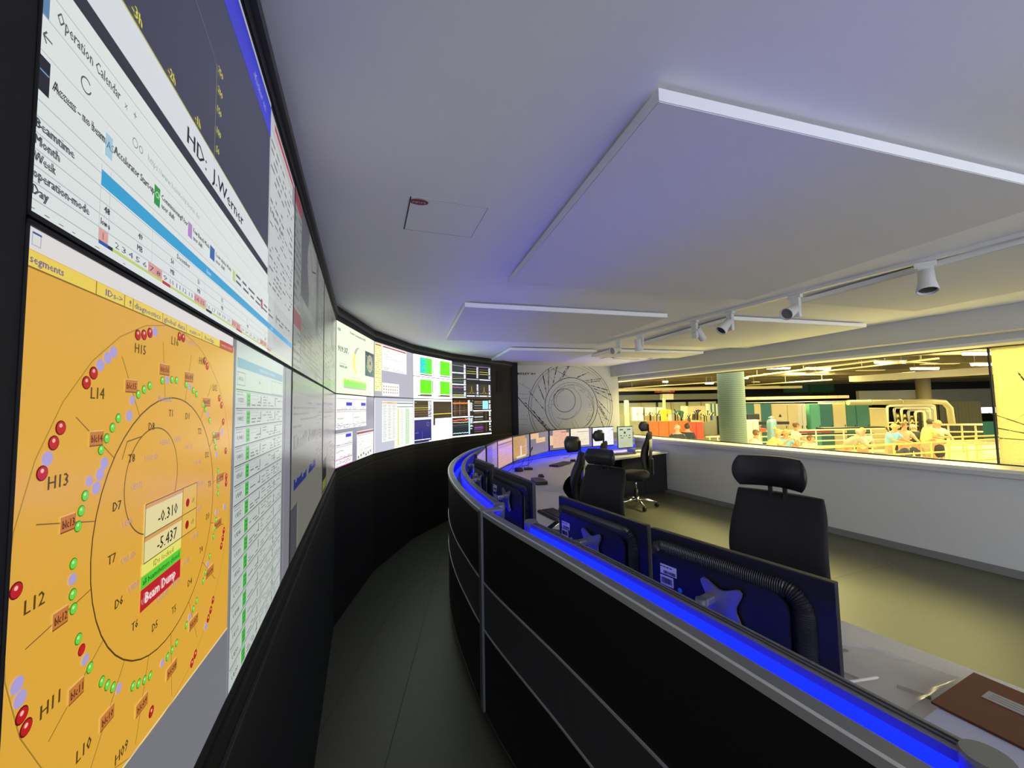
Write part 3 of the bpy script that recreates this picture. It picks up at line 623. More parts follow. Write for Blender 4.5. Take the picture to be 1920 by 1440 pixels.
def c3u(s):
    s.r(0, SM, 1, ST, 'd2dcc0', 0); put_logo(s, .03, 2.222, .024); s.t('Power Consumption HZB', .305, 2.243, .022, '303a28', w=.41, bold=.0025)
    s.t('Total', .05, 2.115, .010, '7a8470'); s.t('919.37', .04, 2.062, .046, '203040', w=.20, bold=.005); s.t('kW', .24, 2.062, .018, '5a6470')
    s.t('Consumption', .075, 1.965, .011, '6a7468', w=.15); s.t('944545 kW', .075, 1.936, .020, '3a4644', w=.16, bold=.0025)
    pts = [(.50, 2.155), (.44, 2.13), (.405, 2.09), (.372, 2.02), (.385, 1.97), (.42, 1.935), (.45, 1.915)]
    for (a, b), (c, d) in zip(pts, pts[1:]): s.poly([(a * s.W, b), (a * s.W + .045, b - .004), (c * s.W + .045, d - .004), (c * s.W, d)], 'dcdc50' if b < 2.12 else 'a8a898', 3)
    s.t('Solar', .60, 2.0, .011, '6a7468'); s.t('0', .63, 1.985, .010, '6a7468')
    s.r(.71, 1.918, .99, 2.155, '34444c', 2)
    s.disc(.855, 2.045, .085, 'a49a84', 3, 28); s.disc(.855, 2.045, .066, '6e6858', 4, 28); s.disc(.855, 2.045, .056, '9c927c', 5, 28); s.disc(.86, 2.05, .020, '20201c', 6)
    for k in range(14): s.ln(.71 + random.random() * .26, 1.93 + random.random() * .2, .72 + random.random() * .26, 1.93 + random.random() * .2, random.choice(('8a9498', '586c74', 'a8b4b0')), .004, 2.5)
    s.t('Power last 24 hours', .33, 1.872, .009, '7a8470', w=.3)
    for k in range(40): u = .166 + .578 * k / 40; h = random.uniform(.045, .062); s.r(u, 1.79, u + .0145, 1.79 + h, '8ad85e', 3); s.r(u, 1.79 + h, u + .0145, 1.853, 'c8e060', 3)
    s.r(.166, 1.775, .744, 1.79, 'a8b49c', 3)
def c3l(s):
    s.r(0, SB, 1, SM, '80808c', 0); s.r(.0, 1.445, .75, 1.72, 'e2dedc', 1)
    for u0 in (.02, .39):
        for v0, v1 in ((1.595, 1.69), (1.475, 1.585)):
            s.box(u0, v0, u0 + .36, v1, '5c5c60', .003); s.ln(u0 + .18, v0, u0 + .18, v1, 'b8b8bc', .002); s.box(u0 + .01, v0 + .025, u0 + .16, v1 - .005, 'c8c0b8', .002); s.dash(u0 + .01, v0, u0 + .34, v0 + .022, '8a8888', 2, .6, .4, mn=.02, mx=.05)
        s.r(u0 + .205, 1.632, u0 + .34, 1.660, '2a2ac0', 4); s.wave(u0 + .02, u0 + .15, 1.530, .007, '3a9a3a', .004); s.dash(u0, 1.45, u0 + .35, 1.47, '6a6868', 2, .6, .4)
    s.r(.0, 1.155, .38, 1.415, 'e8e0e2', 2)
    for v0, v1 in ((1.32, 1.41), (1.215, 1.31)): s.box(.02, v0, .375, v1, '5c5c60', .003); s.ln(.2, v0, .2, v1, 'b8b8bc', .002); s.dash(.03, v0, .36, v0 + .02, '8a8888', 2, .6, .4)
    s.r(.22, 1.375, .345, 1.402, '2a2ac0', 4); s.wave(.03, .18, 1.275, .007, '3a9a3a', .004); s.r(.0, 1.208, .38, 1.212, 'b838a8', 4); s.r(.0, 1.155, .38, 1.160, 'b838a8', 4); s.dash(.03, 1.165, .36, 1.20, '6a6868', 3, .6, .4)
    s.r(.49, 1.155, .98, 1.405, 'd8d8d4', 2); s.r(.49, 1.378, .98, 1.398, '8a2a34', 4)
    s.dash(.52, 1.36, .95, 1.372, '5a5a5a', 1, .9, .5, mn=.02, mx=.03)
    for k in range(6): s.r(.52 + k * .07, 1.165 + (k % 3) * .01, .55 + k * .07, 1.185 + (k % 3) * .01, '6a6c68', 4)
    s.dash(.52, 1.2, .95, 1.35, 'a8aaa6', 6, .5, .2)
def c4u(s):
    s.r(0, SM, 1, ST, 'a2a0ac', 0); s.r(.013, 1.787, .16, 2.285, 'eee8a4', 2); s.dash(.025, 1.80, .15, 2.25, 'a8a060', 20, .6, .35, mn=.02, mx=.05); s.r(.02, 2.262, .15, 2.275, 'a83a40', 4)
    s.r(.17, 2.012, .80, 2.285, 'eceae0', 2); s.r(.186, 2.262, .784, 2.276, 'a0242e', 4); s.ln(.21, 2.145, .78, 2.152, '8a8a84', .003); s.dash(.2, 2.16, .4, 2.24, 'a8a8a0', 4, .5, .3); s.dash(.22, 2.02, .76, 2.05, '8a8a84', 2, .4, .4, mn=.03, mx=.08)
    s.r(.175, 1.742, .592, 1.880, 'ece8dc', 2)
    for r in range(3):
        for k in range(7): s.r(.20 + k * .055, 1.77 + r * .033, .225 + k * .055, 1.785 + r * .033, '8a8478', 4)
def c4l(s):
    s.r(0, SB, 1, SM, 'aeb0bc', 0); s.r(.0, 1.15, .02, 1.70, 'eef0f2', 1)
    s.r(.175, 1.250, .536, 1.680, 'f0f0ea', 2); s.r(.175, 1.658, .536, 1.672, 'e0a060', 3); s.r(.3, 1.659, .42, 1.671, 'c8783a', 4)
    for k in range(22): v = 1.638 - k * .0175; [s.r(.20 + j * .11, v, .20 + j * .11 + random.uniform(.05, .085), v + .006, '8a8a88', 4) for j in range(3)]
    s.r(.47, 1.155, 1.0, 1.245, 'f0efcc', 2); s.r(.536, 1.155, 1.0, 1.680, 'eef2e2', 2); s.r(.536, 1.655, 1, 1.668, '6a6e72', 4); s.r(.536, 1.615, 1, 1.628, '8a8e90', 4); s.r(.545, 1.17, .59, 1.60, 'd8dc88', 3); s.r(.76, 1.17, .88, 1.60, 'b8d8b0', 3)
    for k in range(26): v = 1.59 - k * .0162; [s.r(u, v, u + w, v + .005, '8c9488', 4) for u, w in ((.55, .03), (.63, .08), (.78, .03), (.84, .03), (.92, .05))]
def c5u(s):
    s.r(0, SM, 1, ST, 'fbfbfb', 0); s.r(0, 2.008, 1, 2.017, '4048a0', 3)
    for u0, v0, u1, v1 in ((.155, 2.055, .446, 2.267), (.658, 2.063, .942, 2.266), (.158, 1.791, .439, 1.976), (.655, 1.791, .937, 1.977)):
        s.r(u0, v0, u1, v1, '4ee010', 3); s.r(u1 + .02, v0 + .002, u1 + .036, v1 - .002, '3c2814', 4); s.r(u0, v0 - .022, u1, v0 - .010, '2c2010', 4); s.dash(u0 - .13, v0, u0 - .03, v1, '9a9aa8', 13, .4, .3, mn=.02, mx=.05)
    s.r(.103, 1.757, .436, 1.771, '4a3820', 4); s.r(.60, 1.757, .93, 1.771, '4a3820', 4)
    n = 14
    for k in range(n):
        f = 1 - k / n; c = (lin((.10 + .2 * (1 - f))), lin(.62 + .26 * (1 - f)), lin(.62 * f + .06), 1); s.r(.155 + .25 * k / n, 2.06, .155 + .25 * (k + 1) / n, 2.262, c, 4)
    for k in range(24): s.disc(.18 + random.random() * .12, 2.08 + random.random() * .16, random.uniform(.004, .012), random.choice(('2a90b0', '20a890', '3a78c8')), 5, 8)
    s.disc(.82, 1.88, .008, '4ad0a0', 5); s.disc(.29, 1.91, .008, '58c860', 5)
    for u in (.515, .575):
        for v in (2.205, 2.24): s.disc(u, v, .009, '101010', 5, 10)
def c5l(s):
    s.r(0, SB, 1, SM, 'e8eaf2', 0); s.r(.024, 1.48, .345, 1.700, '2e2618', 2); s.r(.345, 1.48, .43, 1.700, '6a6a72', 3); s.dash(.35, 1.49, .42, 1.69, 'e0e0e8', 12, .8, .5, mn=.03, mx=.06, k=5)
    for v, c, t in ((1.628, '787040', .003), (1.605, 'd0d050', .004), (1.578, 'c0b860', .003), (1.548, '8a4a50', .004), (1.515, '6a4448', .005)): s.ln(.024, v, .345, v, c, t, 4)
    s.t('status', .04, 1.668, .012, 'c8c0a8'); s.r(.024, 1.455, .43, 1.478, 'a8c0dc', 3)
    s.r(.023, 1.170, .424, 1.452, '1c1c58', 2); s.r(.023, 1.156, .36, 1.170, '202040', 3); s.ln(.03, 1.195, .40, 1.192, 'f0e8b8', .008, 4); s.ln(.2, 1.2, .2, 1.30, '6a70b0', .003, 4); s.ln(.04, 1.285, .12, 1.285, '8a90c0', .003, 4); s.ring(.34, 1.39, .025, '6a90c8', .003, n=14); s.dash(.04, 1.42, .3, 1.44, '9a9ad0', 1, .6, .4)
    s.r(.472, 1.36, .52, 1.690, '241c12', 2); s.r(.472, 1.455, .979, 1.690, '2a2216', 3)
    for v in (1.56, 1.60, 1.64): s.ln(.48, v, .97, v, '4a4230', .0015, 4)
    s.ln(.475, 1.515, .979, 1.519, 'e8dc40', .006, 5); s.r(.49, 1.33, .53, 1.365, 'f4f4f4', 4)
    s.r(.521, 1.157, .975, 1.450, 'f6f6f2', 5); s.r(.53, 1.408, .94, 1.413, '5a6070', 6)
    for k in range(8): s.wave(.55, .94, 1.38 - k * .024, .003, 'b4b4b0', .0018, 16, 6)
    s.r(.88, 1.185, .93, 1.193, '5a6898', 6)
def trace(s, u0, v0, u1, v1, bg, tr, grid='34302a', k=3):
    s.r(u0, v0, u1, v1, bg, k)
    for f in (.25, .5, .75): s.ln(u0, v0 + (v1 - v0) * f, u1, v0 + (v1 - v0) * f, grid, .0012, k + .5); s.ln(u0 + (u1 - u0) * f, v0, u0 + (u1 - u0) * f, v1, grid, .0012, k + .5)
    for v, c, t, a in tr: s.wave(u0 + .005, u1 - .005, v, a, c, t, 26, k + 1)
def c6u(s):
    s.r(0, SM, 1, ST, '18181c', 0); s.r(.0, 1.75, .34, 2.28, '2c2e34', 1)
    for v0, v1 in ((2.155, 2.255), (2.02, 2.09), (1.86, 1.94), (1.765, 1.85)): trace(s, .01, v0, .275, v1, '26282c', ((v1 - .02, '707078', .002, .002), (v0 + .03, '505860', .002, .002)))
    for v in (2.128, 1.953, 1.757): s.r(.005, v - .010, .33, v + .004, 'f4f4f4', 4)
    s.ln(.01, 2.24, .27, 2.23, 'b0a888', .003, 5); s.ln(.01, 2.035, .30, 2.05, 'c8c060', .003, 5); s.ln(.01, 1.995, .30, 2.0, '58a040', .003, 5); s.wave(.01, .3, 1.905, .006, 'd07098', .005, 20, 5); s.ln(.01, 1.79, .28, 1.792, 'd0e040', .006, 5); s.ln(.01, 1.775, .28, 1.777, '8aa050', .006, 5)
    for v0, v1 in ((2.13, 2.26), (2.04, 2.11), (1.96, 2.02), (1.86, 1.93), (1.77, 1.84)): s.r(.282, v0, .33, v1, '8a8c94', 4); s.dash(.285, v0, .328, v1, 'f4f4f8', 5, .9, .5, k=5, mn=.03, mx=.04)
    for u0, u1 in ((.35, .60), (.68, .93)):
        trace(s, u0, 2.05, u1, 2.24, '0c0c0e', ((2.205, 'a09038', .002, .001), (2.165, 'd8d850', .0035, .001), (2.13, 'e0e060', .0035, .001), (2.08, '303848', .002, .002)))
        s.r(u0, 2.035, u1 + .06, 2.048, 'e8e8f0' if u0 > .6 else '8a8c90', 5); trace(s, u0, 1.80, u1, 1.965, '2c261c', ((1.82, 'a09040', .003, .003),)); s.pl([(u0 + .08, 1.82), (u0 + .115, 1.85), (u0 + .125, 1.93), (u0 + .135, 1.85), (u0 + .18, 1.82)], 'b0a050', .003, 5)
        s.r(u0, 1.768, u1 + .06, 1.785, 'd0e4ec', 5); s.r(u1 - .05, 1.770, u1, 1.783, '202020', 6)
        for v0, v1 in ((2.06, 2.24), (1.80, 1.965)): s.r(u1 + .005, v0, u1 + .06, v1, '5a5c64', 4); s.dash(u1 + .01, v0, u1 + .055, v1, 'e8e8f0', 8, .9, .5, k=5, mn=.03, mx=.04)
    s.ln(.35, 2.246, 1, 2.252, '9a9aa0', .003, 5); s.r(.0, 1.735, 1, 1.75, '382a18', 4); s.r(.98, 2.04, 1, ST, '101014', 3)
def c6l(s):
    s.r(0, SB, 1, SM, '14110e', 0); trace(s, .01, 1.47, .375, 1.713, '2a2118', ((1.668, 'f06a20', .016, .006),), '9a7a50'); s.ln(.06, 1.48, .06, 1.70, 'b09070', .003, 5); s.ln(.17, 1.48, .17, 1.70, 'b09070', .003, 5); s.ln(.01, 1.55, .37, 1.56, '8a7a60', .003, 5)
    s.r(0, 1.448, .51, 1.464, 'f6f6f2', 5); s.r(.378, 1.47, .42, 1.71, 'f4f4f0', 5); s.r(.425, 1.47, .50, 1.71, '20201c', 4); s.dash(.43, 1.54, .50, 1.71, 'f4f4f0', 10, .9, .5, k=6, mn=.05, mx=.07)
    trace(s, .01, 1.20, .385, 1.440, '1c2024', ((1.41, 'f05a20', .014, .006), (1.375, 'e8d8a0', .005, .008), (1.335, '587848', .004, .003), (1.31, '2a3c58', .004, .003), (1.215, 'a8e0f4', .008, .005)))
    s.r(.388, 1.19, .42, 1.44, '98c8e8', 5); s.dash(.43, 1.26, .50, 1.43, 'e8f0f0', 10, .9, .5, k=6, mn=.05, mx=.07)
    s.r(0, 1.158, 1, 1.178, 'f8f8f8', 6); s.wave(.3, .5, 1.43, .02, 'f0e8c0', .004, 6, 6)
    for v0, v1, tr in ((1.565, 1.71, ((1.69, 'c8886a', .004, .002), (1.665, 'b0a040', .004, .002), (1.625, '8898b8', .006, .002), (1.585, 'a08070', .004, .002))), (1.385, 1.53, ((1.51, '8a6a58', .004, .002), (1.445, 'b8dce8', .010, .002), (1.405, '6a7048', .004, .002))), (1.20, 1.35, ((1.28, '8a3ab0', .010, .005), (1.255, '6a30a0', .008, .005), (1.215, '7a5048', .004, .002)))):
        trace(s, .53, v0, .77, v1, '241d16', tr); s.r(.78, v0, .92, v1, '181410', 3); s.ln(.85, v0, .85, v1, '8a6a50', .003, 4); s.r(.935, v0, .985, v1, '282420', 4); s.dash(.935, v0, .99, v1, 'f0f0ec', 9, .9, .55, k=6, mn=.04, mx=.05)
    s.r(.762, 1.568, .912, 1.70, '78e0ec', 6); s.r(.512, 1.535, 1, 1.550, 'f6f6f2', 6); s.r(.512, 1.358, 1, 1.373, 'f6f6f2', 6)
DP = [(c0u, c0l, SCR_A, 'nearest upper wall screen showing the operation calendar and a dark plot', 'nearest lower wall screen with orange ring diagram beside a white device list'),
      (c1u, c1l, SCR_B, 'second upper wall screen, dim grey with a round clock face', 'second lower wall screen, dim with grey and blue bar charts'),
      (c2u, c2l, SCR_B, 'third upper wall screen, dim narrow sliver left of the power display', 'third lower wall screen, dim narrow sliver with a small dark window'),
      (c3u, c3l, SCR_C, 'upper wall screen showing power reading 919.37 and a round building photo', 'lower wall screen with small white graph windows and blue bars'),
      (c4u, c4l, SCR_C, 'upper wall screen with a pale yellow list and grey desktop', 'lower wall screen with a two-part white table on grey'),
      (c5u, c5l, SCR_D, 'upper wall screen with four bright green squares on white', 'lower wall screen with dark traces, a navy plot and a white page'),
      (c6u, c6l, SCR_D, 'upper wall screen at the far end, dark windows with thin traces', 'lower wall screen at the far end with orange and purple traces on black')]
for i, (fu, fl_, sm, lu, ll) in enumerate(DP):
    a, w, rz = facet(i)
    for fn, lab, z0, z1 in ((fu, lu, SM, ST), (fl_, ll, SB, SM)):
        t = thing('display_panel', lab, 'screen', (a[0], a[1], 0), rz, 'screens of the curved picture wall')
        bz = .0035; bs = .0012; mb = MB(); zc = (z0 + z1) / 2
        mb.box((w / 2, .046, zc), (w - .002, .084, z1 - z0 - .002), M_bezel)
        for c, d in (((w / 2, .002, z0 + bz / 2 + .001), (w - .002, .006, bz)), ((w / 2, .002, z1 - bz / 2 - .001), (w - .002, .006, bz)), ((bs / 2 + .001, .002, zc), (bs, .006, z1 - z0 - .002)), ((w - bs / 2 - .001, .002, zc), (bs, .006, z1 - z0 - .002))): mb.box(c, d, M_bezel)
        mb.build('frame', t)
        s = Scr(w, .001); fn(s)
        # keep the picture inside the frame
        x0, x1, y0, y1 = bs + .001, w - bs - .001, z0 + bz + .001, z1 - bz - .001
        s.f = [([(min(max(x, x0), x1), y, min(max(z, y0), y1)) for x, y, z in f], c) for f, c in s.f]
        s.build('screen', sm, t)

# ------------------------------------------------------------------ the curved console
RIM = [(1.32, -0.98), (.93, -.19), (.715, .242), (.535, .606), (.357, .971), (.141, 1.394), (-.138, 1.916), (-.300, 2.322), (-.419, 2.679), (-.517, 3.062), (-.582, 3.443), (-.612, 3.926), (-.585, 4.45), (-.50, 4.98), (-.34, 5.45), (-.10, 5.92), (.22, 6.35), (.62, 6.72), (1.08, 7.02), (1.62, 7.28), (2.28, 7.56)]
path = catmull(RIM, .07)
ip = min(range(len(path)), key=lambda i: abs(path[i][1] - 1.955) + (0 if path[i][0] < .3 else 9))
inear = min(range(len(path)), key=lambda i: abs(path[i][1] - 0.52) + abs(path[i][0] - .58))
con = thing('control_console', 'curved black control console with grey stripe and blue lit top channel', 'console', (0, 0, 0))
def seg(lo, hi, prof, m, name, smooth=False):
    mb = MB(); mb.sweep(path[lo:hi], prof, m, smooth); return mb.build(name, con)
N = len(path)
for lo, hi in ((0, ip + 1), (ip, N)):
    seg(lo, hi, [(.004, .724), (.03, .724), (.03, 1.052), (.004, 1.052)], M_black, 'front_panel')
    seg(lo, hi, [(.004, .494), (.03, .494), (.03, .716), (.004, .716)], M_band, 'stripe_panel')
    seg(lo, hi, [(.004, .10), (.03, .10), (.03, .486), (.004, .486)], M_black, 'front_panel')
    mb = MB()
    for z in (.716, .486, .095): mb.sweep(path[lo:hi], [(0, z), (.012, z), (.012, z + .008 if z > .2 else z + .004), (0, z + .008 if z > .2 else z + .004)], M_trim if z > .2 else M_band)
    mb.build('trim_strip', con)
    mb = MB(); mb.sweep(path[lo:hi], [(.0, 1.050), (.010, 1.050), (.010, 1.070), (.0, 1.070)], M_trim); mb.sweep(path[lo:hi], [(.0105, 1.050), (.048, 1.050), (.048, 1.068), (.0105, 1.068)], M_alu_g); mb.build('top_rim', con)
seg(0, N, [(.06, 0.0), (.09, 0.0), (.09, .095), (.06, .095)], M_black, 'plinth')
# post between the two front sections
px_, py_ = path[ip]; nx, ny = path_normal(path, ip); rzp = math.atan2(-nx, ny) + 0
Mp = Matrix.Translation((px_, py_, 0)) @ Matrix.Rotation(math.atan2(ny, nx), 4, 'Z')
mb = MB(); mb.box((.014, 0, .585), (.044, .042, .975), M_alu_g, Mp, bev=.003); mb.box((.055, 0, 1.066), (.12, .052, .012), M_alu_g, Mp, bev=.002); mb.build('post', con)
# channel floor, inner board and rail, light strips
seg(inear, N, [(.036, .965), (.075, .965), (.075, .972), (.036, .972)], M_led, 'light_strip')
seg(0, N, [(.03, .955), (.12, .955), (.12, .964), (.03, .964)], M_black, 'channel_floor')
io = [i for i in range(N) if i <= ip - 5]; gap0, gap1 = ip - 3, ip + 1
for lo, hi in ((inear, gap0), (gap1, N)):
    seg(lo, hi, [(.112, .972), (.118, .972), (.118, 1.052), (.112, 1.052)], M_blue_glow if lo == inear else mat('rail_face', (.5, .5, .52, 1), .5), 'blue_lit_face')  # near rail face glows by itself instead of catching the strip's light
    mb = MB()
    mb.sweep(path[lo:hi], [(.119, .99), (.150, .99), (.150, 1.070), (.119, 1.070)], M_alu_g)
    mb.sweep(path[lo:hi], [(.112, 1.053), (.119, 1.053), (.119, 1.070), (.112, 1.070)], M_alu_g)
    for o in (.126, .137): mb.sweep(path[lo:hi], [(o, 1.0702), (o + .003, 1.0702), (o + .003, 1.072), (o, 1.072)], M_spotd)
    mb.build('monitor_rail', con)
    for j in (lo, hi - 1):
        if j in (N - 1,): continue
        q = offset(path, .131)[j]; mb = MB(); mb.lathe([(.030, -.10), (.032, -.002), (.028, .006)], M_alu_g, (q[0], q[1], 1.07), 20); mb.build('rail_cap', con)
seg(0, N, [(.150, .745), (.162, .745), (.162, .985), (.150, .985)], mat('inner_board', (.25, .25, .27, 1), .6), 'inner_board')
seg(inear, N, [(.166, .905), (.176, .905), (.176, .912), (.166, .912)], M_led3, 'light_strip')
ifar = min(i for i in range(ip, N) if path[i][1] > 4.5)
seg(ifar, N, [(.164, .765), (.170, .765), (.170, .835), (.164, .835)], M_blue_glow, 'blue_lit_face')  # glowing strip added before the board to stand for its blue LED light
# near end: grey cover plate and round knob
q = path[inear]; nq = path_normal(path, inear); Mq = Matrix.Translation((q[0], q[1], 0)) @ Matrix.Rotation(math.atan2(nq[1], nq[0]), 4, 'Z')
mb = MB(); mb.box((.085, -.16, 1.050), (.10, .30, .012), M_alu_g, Mq, bev=.003); mb.build('cover_plate', con)
mb = MB(); mb.lathe([(.030, .0), (.032, .016), (.027, .022)], M_alu_g, (.09, -.10, 1.057), 24, Mq); mb.box((.09, -.090, 1.080), (.02, .008, .003), M_spotd, Mq); mb.build('knob', con)

# worktop
INN = [(2.75, -.7), (2.1, .32), (1.75, .78), (1.495, 1.18), (1.28, 1.54), (.98, 2.05), (.78, 2.42), (.66, 2.75), (.57, 3.1), (.52, 3.5), (.50, 3.9), (.55, 4.3), (.66, 4.75), (.86, 5.2), (1.12, 5.62), (1.38, 5.92), (1.62, 6.15), (2.02, 6.42), (2.42, 6.70), (2.78, 6.925)]
inn = catmull(INN, .12); bk = offset(path, .164)
bk = [p for p in bk if (p[0] * WN[0] + p[1] * WN[1]) < 5.50] 
wt = thing('worktop', 'long curved light grey worktop running round inside the console', 'desk', (0, 0, 0))
poly = [(p[0], p[1]) for p in bk] + inn[::-1]
# cut the worktop into strips so that it stays a clean surface
def resample(P, n):
    L = [0]; 
    for a, b in zip(P, P[1:]): L.append(L[-1] + math.hypot(b[0] - a[0], b[1] - a[1]))
    out = []
    for k in range(n):
        d = L[-1] * k / (n - 1); j = max(i for i in range(len(L)) if L[i] <= d + 1e-9); j = min(j, len(P) - 2); f = (d - L[j]) / max(1e-9, L[j + 1] - L[j])
        out.append((P[j][0] + (P[j + 1][0] - P[j][0]) * f, P[j][1] + (P[j + 1][1] - P[j][1]) * f))
    return out
A_, B_ = resample(bk, 60), resample(inn, 60)
mb = MB(); rows = []
for a, b in zip(A_, B_): rows.append([Vector((*a, .712)), Vector((*a, .74)), Vector((*b, .74)), Vector((*b, .712))])
mb.grid(rows, M_desk, closed_u=True, smooth=False, cap=True)
wto = mb.build('top', wt)
for k in (8, 24, 33, 44, 53):
    mb = MB(); a, b = Vector((*A_[k], .7405)), Vector((*B_[k], .7405)); d = (b - a).normalized(); n = Vector((-d.y, d.x, 0)) * .0015
    mb.face([a - n, b - n, b + n, a + n], M_spotd); mb.build('joint_line', wt, False)
for k in (4, 15, 27, 36, 44):
    a, b = A_[k], B_[k]; M = Matrix.Translation((a[0], a[1], 0)) @ Matrix.Rotation(math.atan2(b[1] - a[1], b[0] - a[0]), 4, 'Z'); l = math.hypot(b[0] - a[0], b[1] - a[1])
    mb = MB(); mb.box((l * .5, 0, .356), (l * .82, .03, .71), M_black, M); mb.build('side_panel', wt)
cb = thing('under_desk_cabinet', 'black cabinet under the far end of the worktop by the window wall', 'cabinet', (2.28, 6.98, 0), math.atan2(.27 * 1.05, .96))
mb = MB(); mb.box((0, .10, .375), (.92, .48, .67), M_black, bev=.004); mb.box((0, .10, .02), (.86, .42, .04), M_bezel); mb.build('body', cb)
for x in (-.23, .23):
    mb = MB(); mb.box((x, -.147, .375), (.455, .012, .65), M_black, bev=.002); d_ = mb.build('door', cb)
    mb = MB(); mb.box((x * .15, -.162, .52), (.012, .016, .12), M_alu); mb.build('handle', d_)

# ------------------------------------------------------------------ console monitors
random.seed(21)
def star(r=.074, w=.022):
    """mounting plate outline: four rounded arms with concave sides"""
    P = []
    for k in range(4):
        a = PI / 4 + k * PI / 2; c, s = math.cos(a), math.sin(a)
        for dx in (-w / 2, -w / 4, w / 4, w / 2): e = math.sqrt(max(0, 1 - (2 * dx / w) ** 2)) * w * .4; P.append((c * (r + e) - s * dx, s * (r + e) + c * dx))
        a2 = a + PI / 4
        for t in (-.45, -.15, .15, .45): q = r * (.56 + 1.15 * t * t); b = a2 + t * 1.1; P.append((q * math.cos(b), q * math.sin(b)))
    return P
def monitor(p, q, zt, h, label, content=None, back=False, hz='x', group='monitors on the console'):
    w = math.hypot(q[0] - p[0], q[1] - p[1]); t = thing('computer_monitor', label, 'monitor', (p[0], p[1], zt - h), math.atan2(q[1] - p[1], q[0] - p[0]), group)
    mb = MB(); mb.box((w / 2, .011, h / 2), (w - .004, .022, h), M_mon, bev=.003)
    x0, x1, z1 = .10, w - .04, h - .085; R = .045
    pan = [(x0, .0), (x1, .0), (x1, z1 - .015), (x1 - .012, z1)] + [(x0 + R - R * math.sin(a), z1 - R + R * math.cos(a)) for a in [PI / 2 * k / 8 for k in range(9)]]
    mb.prism([(a, b + .02) for a, b in pan], .021, .042, M_mon, Matrix(((1, 0, 0, 0), (0, 0, 1, 0), (0, 1, 0, 0), (0, 0, 0, 1))))
    mb.build('case', t)
    if back:
        xa, xb, zz, r = .070, w - .030, h - .055, .05
        pts = [(xa, k * (zz - r) / 10) for k in range(11)] + [(xa + r - r * math.cos(a), zz - r + r * math.sin(a)) for a in [PI / 2 * k / 10 for k in range(1, 11)]]
        n = 26; pts += [(xa + r + (xb - .02 - xa - r) * k / n, zz) for k in range(1, n + 1)] + [(xb - .006, zz - .006), (xb, zz - .022), (xb, zz - .038)]
        # ribbed bulge: dense rings alternating in radius
        Pd = []; 
        for a, b in zip(pts, pts[1:]):
            k = max(1, int(math.hypot(b[0] - a[0], b[1] - a[1]) / .0024)); Pd += [(a[0] + (b[0] - a[0]) * j / k, a[1] + (b[1] - a[1]) * j / k) for j in range(k)]
        mb = MB(); rows = []
        for i, c in enumerate(Pd):
            d = Vector((Pd[min(i + 1, len(Pd) - 1)][0] - Pd[max(i - 1, 0)][0], Pd[min(i + 1, len(Pd) - 1)][1] - Pd[max(i - 1, 0)][1])).normalized(); nx_ = Vector((-d.y, d.x))
            rr = .026 if i % 2 else .0215; e = min(1, i / 12 + .3, (len(Pd) - 1 - i) / 8 + .3); hh = rr * .75 * e
            rows.append([Vector((c[0] + nx_.x * rr * math.cos(a), .022 + hh * math.sin(a), c[1] + nx_.y * rr * math.cos(a))) for a in [PI * j / 8 for j in range(9)]])
        mb.grid(rows, M_ridge, smooth=False); mb.build('vent_ridge', t)
        mb = MB()
        def lab(x, z, a, b): mb.box((x, .0428, z), (a, .0012, b), M_white)
        lab(w - .085, z1 - .035, .062, .032); lab(w - .078, z1 - .072, .050, .032)
        for k in range(15): mb.box((w - .112 + k * .0032, .0438, z1 - .043), (random.choice((.001, .0018)), .0008, .010), M_ink)
        for k in range(14): mb.box((w - .098 + k * .0030, .0438, z1 - .072), (random.choice((.001, .0018)), .0008, .019), M_ink)
        for k in range(4): mb.box((w - .095 + k * .012, .0438, z1 - .026), (.009, .0008, .003), M_ink)
        mb.build('asset_sticker', t)
        mb = MB(); mb.prism([(.0075 * math.cos(2 * PI * k / 20) + w - .127, .0075 * math.sin(2 * PI * k / 20) + z1 - .085) for k in range(20)], .0415, .0435, mat('blue_sticker', (.05, .35, .8, 1), .5), Matrix(((1, 0, 0, 0), (0, 0, 1, 0), (0, 1, 0, 0), (0, 0, 0, 1))))
        tag(mb.build('dot_sticker', t), 'round blue dot sticker')
    # mounting plate, joint and arm
    mb = MB(); mb.prism([(a + w / 2, b + h / 2 + .02) for a, b in star()], .050, .058, M_alu, Matrix(((1, 0, 0, 0), (0, 0, 1, 0), (0, 1, 0, 0), (0, 0, 0, 1)))); mb.build('mounting_plate', t)
    mb = MB(); mb.box((w / 2 + .03, .080, h / 2 + .03), (.030, .045, .022), M_alu, bev=.005); mb.tube([(w / 2 + .03, .06, h / 2 + .02), (w / 2 + .03, .13, h / 2 + .02)], .010, M_alu_g, 12)
    mb.tube([(w / 2 + .03, .11, h / 2 - .03), (w / 2 + .03, .11, h / 2 + .042)], .015, M_alu_g, 14); mb.build('tilt_arm', t)
    s = Scr(w, -.0008); s.r(.012, .012, .988, h - .012, '30303a', 0)
    if content: content(s, w, h)
    else: s.r(.012, .012, .988, h - .012, '6a6a74', 1)
    s.build('screen', SCR_M, t)
    return t
def k_lila(s, w, h): s.r(.015, .02, .985, h - .015, '82708e', 1); s.r(.02, .02, .5, h * .93, '8a7a94', 2); s.dash(.06, .04, .9, h * .9, '6a5a80', 9, .5, .3)
def k_lila2(s, w, h): s.r(.015, .02, .985, h - .015, '6a62a8', 1); s.r(.02, .05, .42, h - .02, '6c5c98', 2); s.r(.5, .03, .95, h - .03, '9a80a0', 2); s.dash(.52, .05, .93, h - .05, '6a5888', 10, .6, .3)
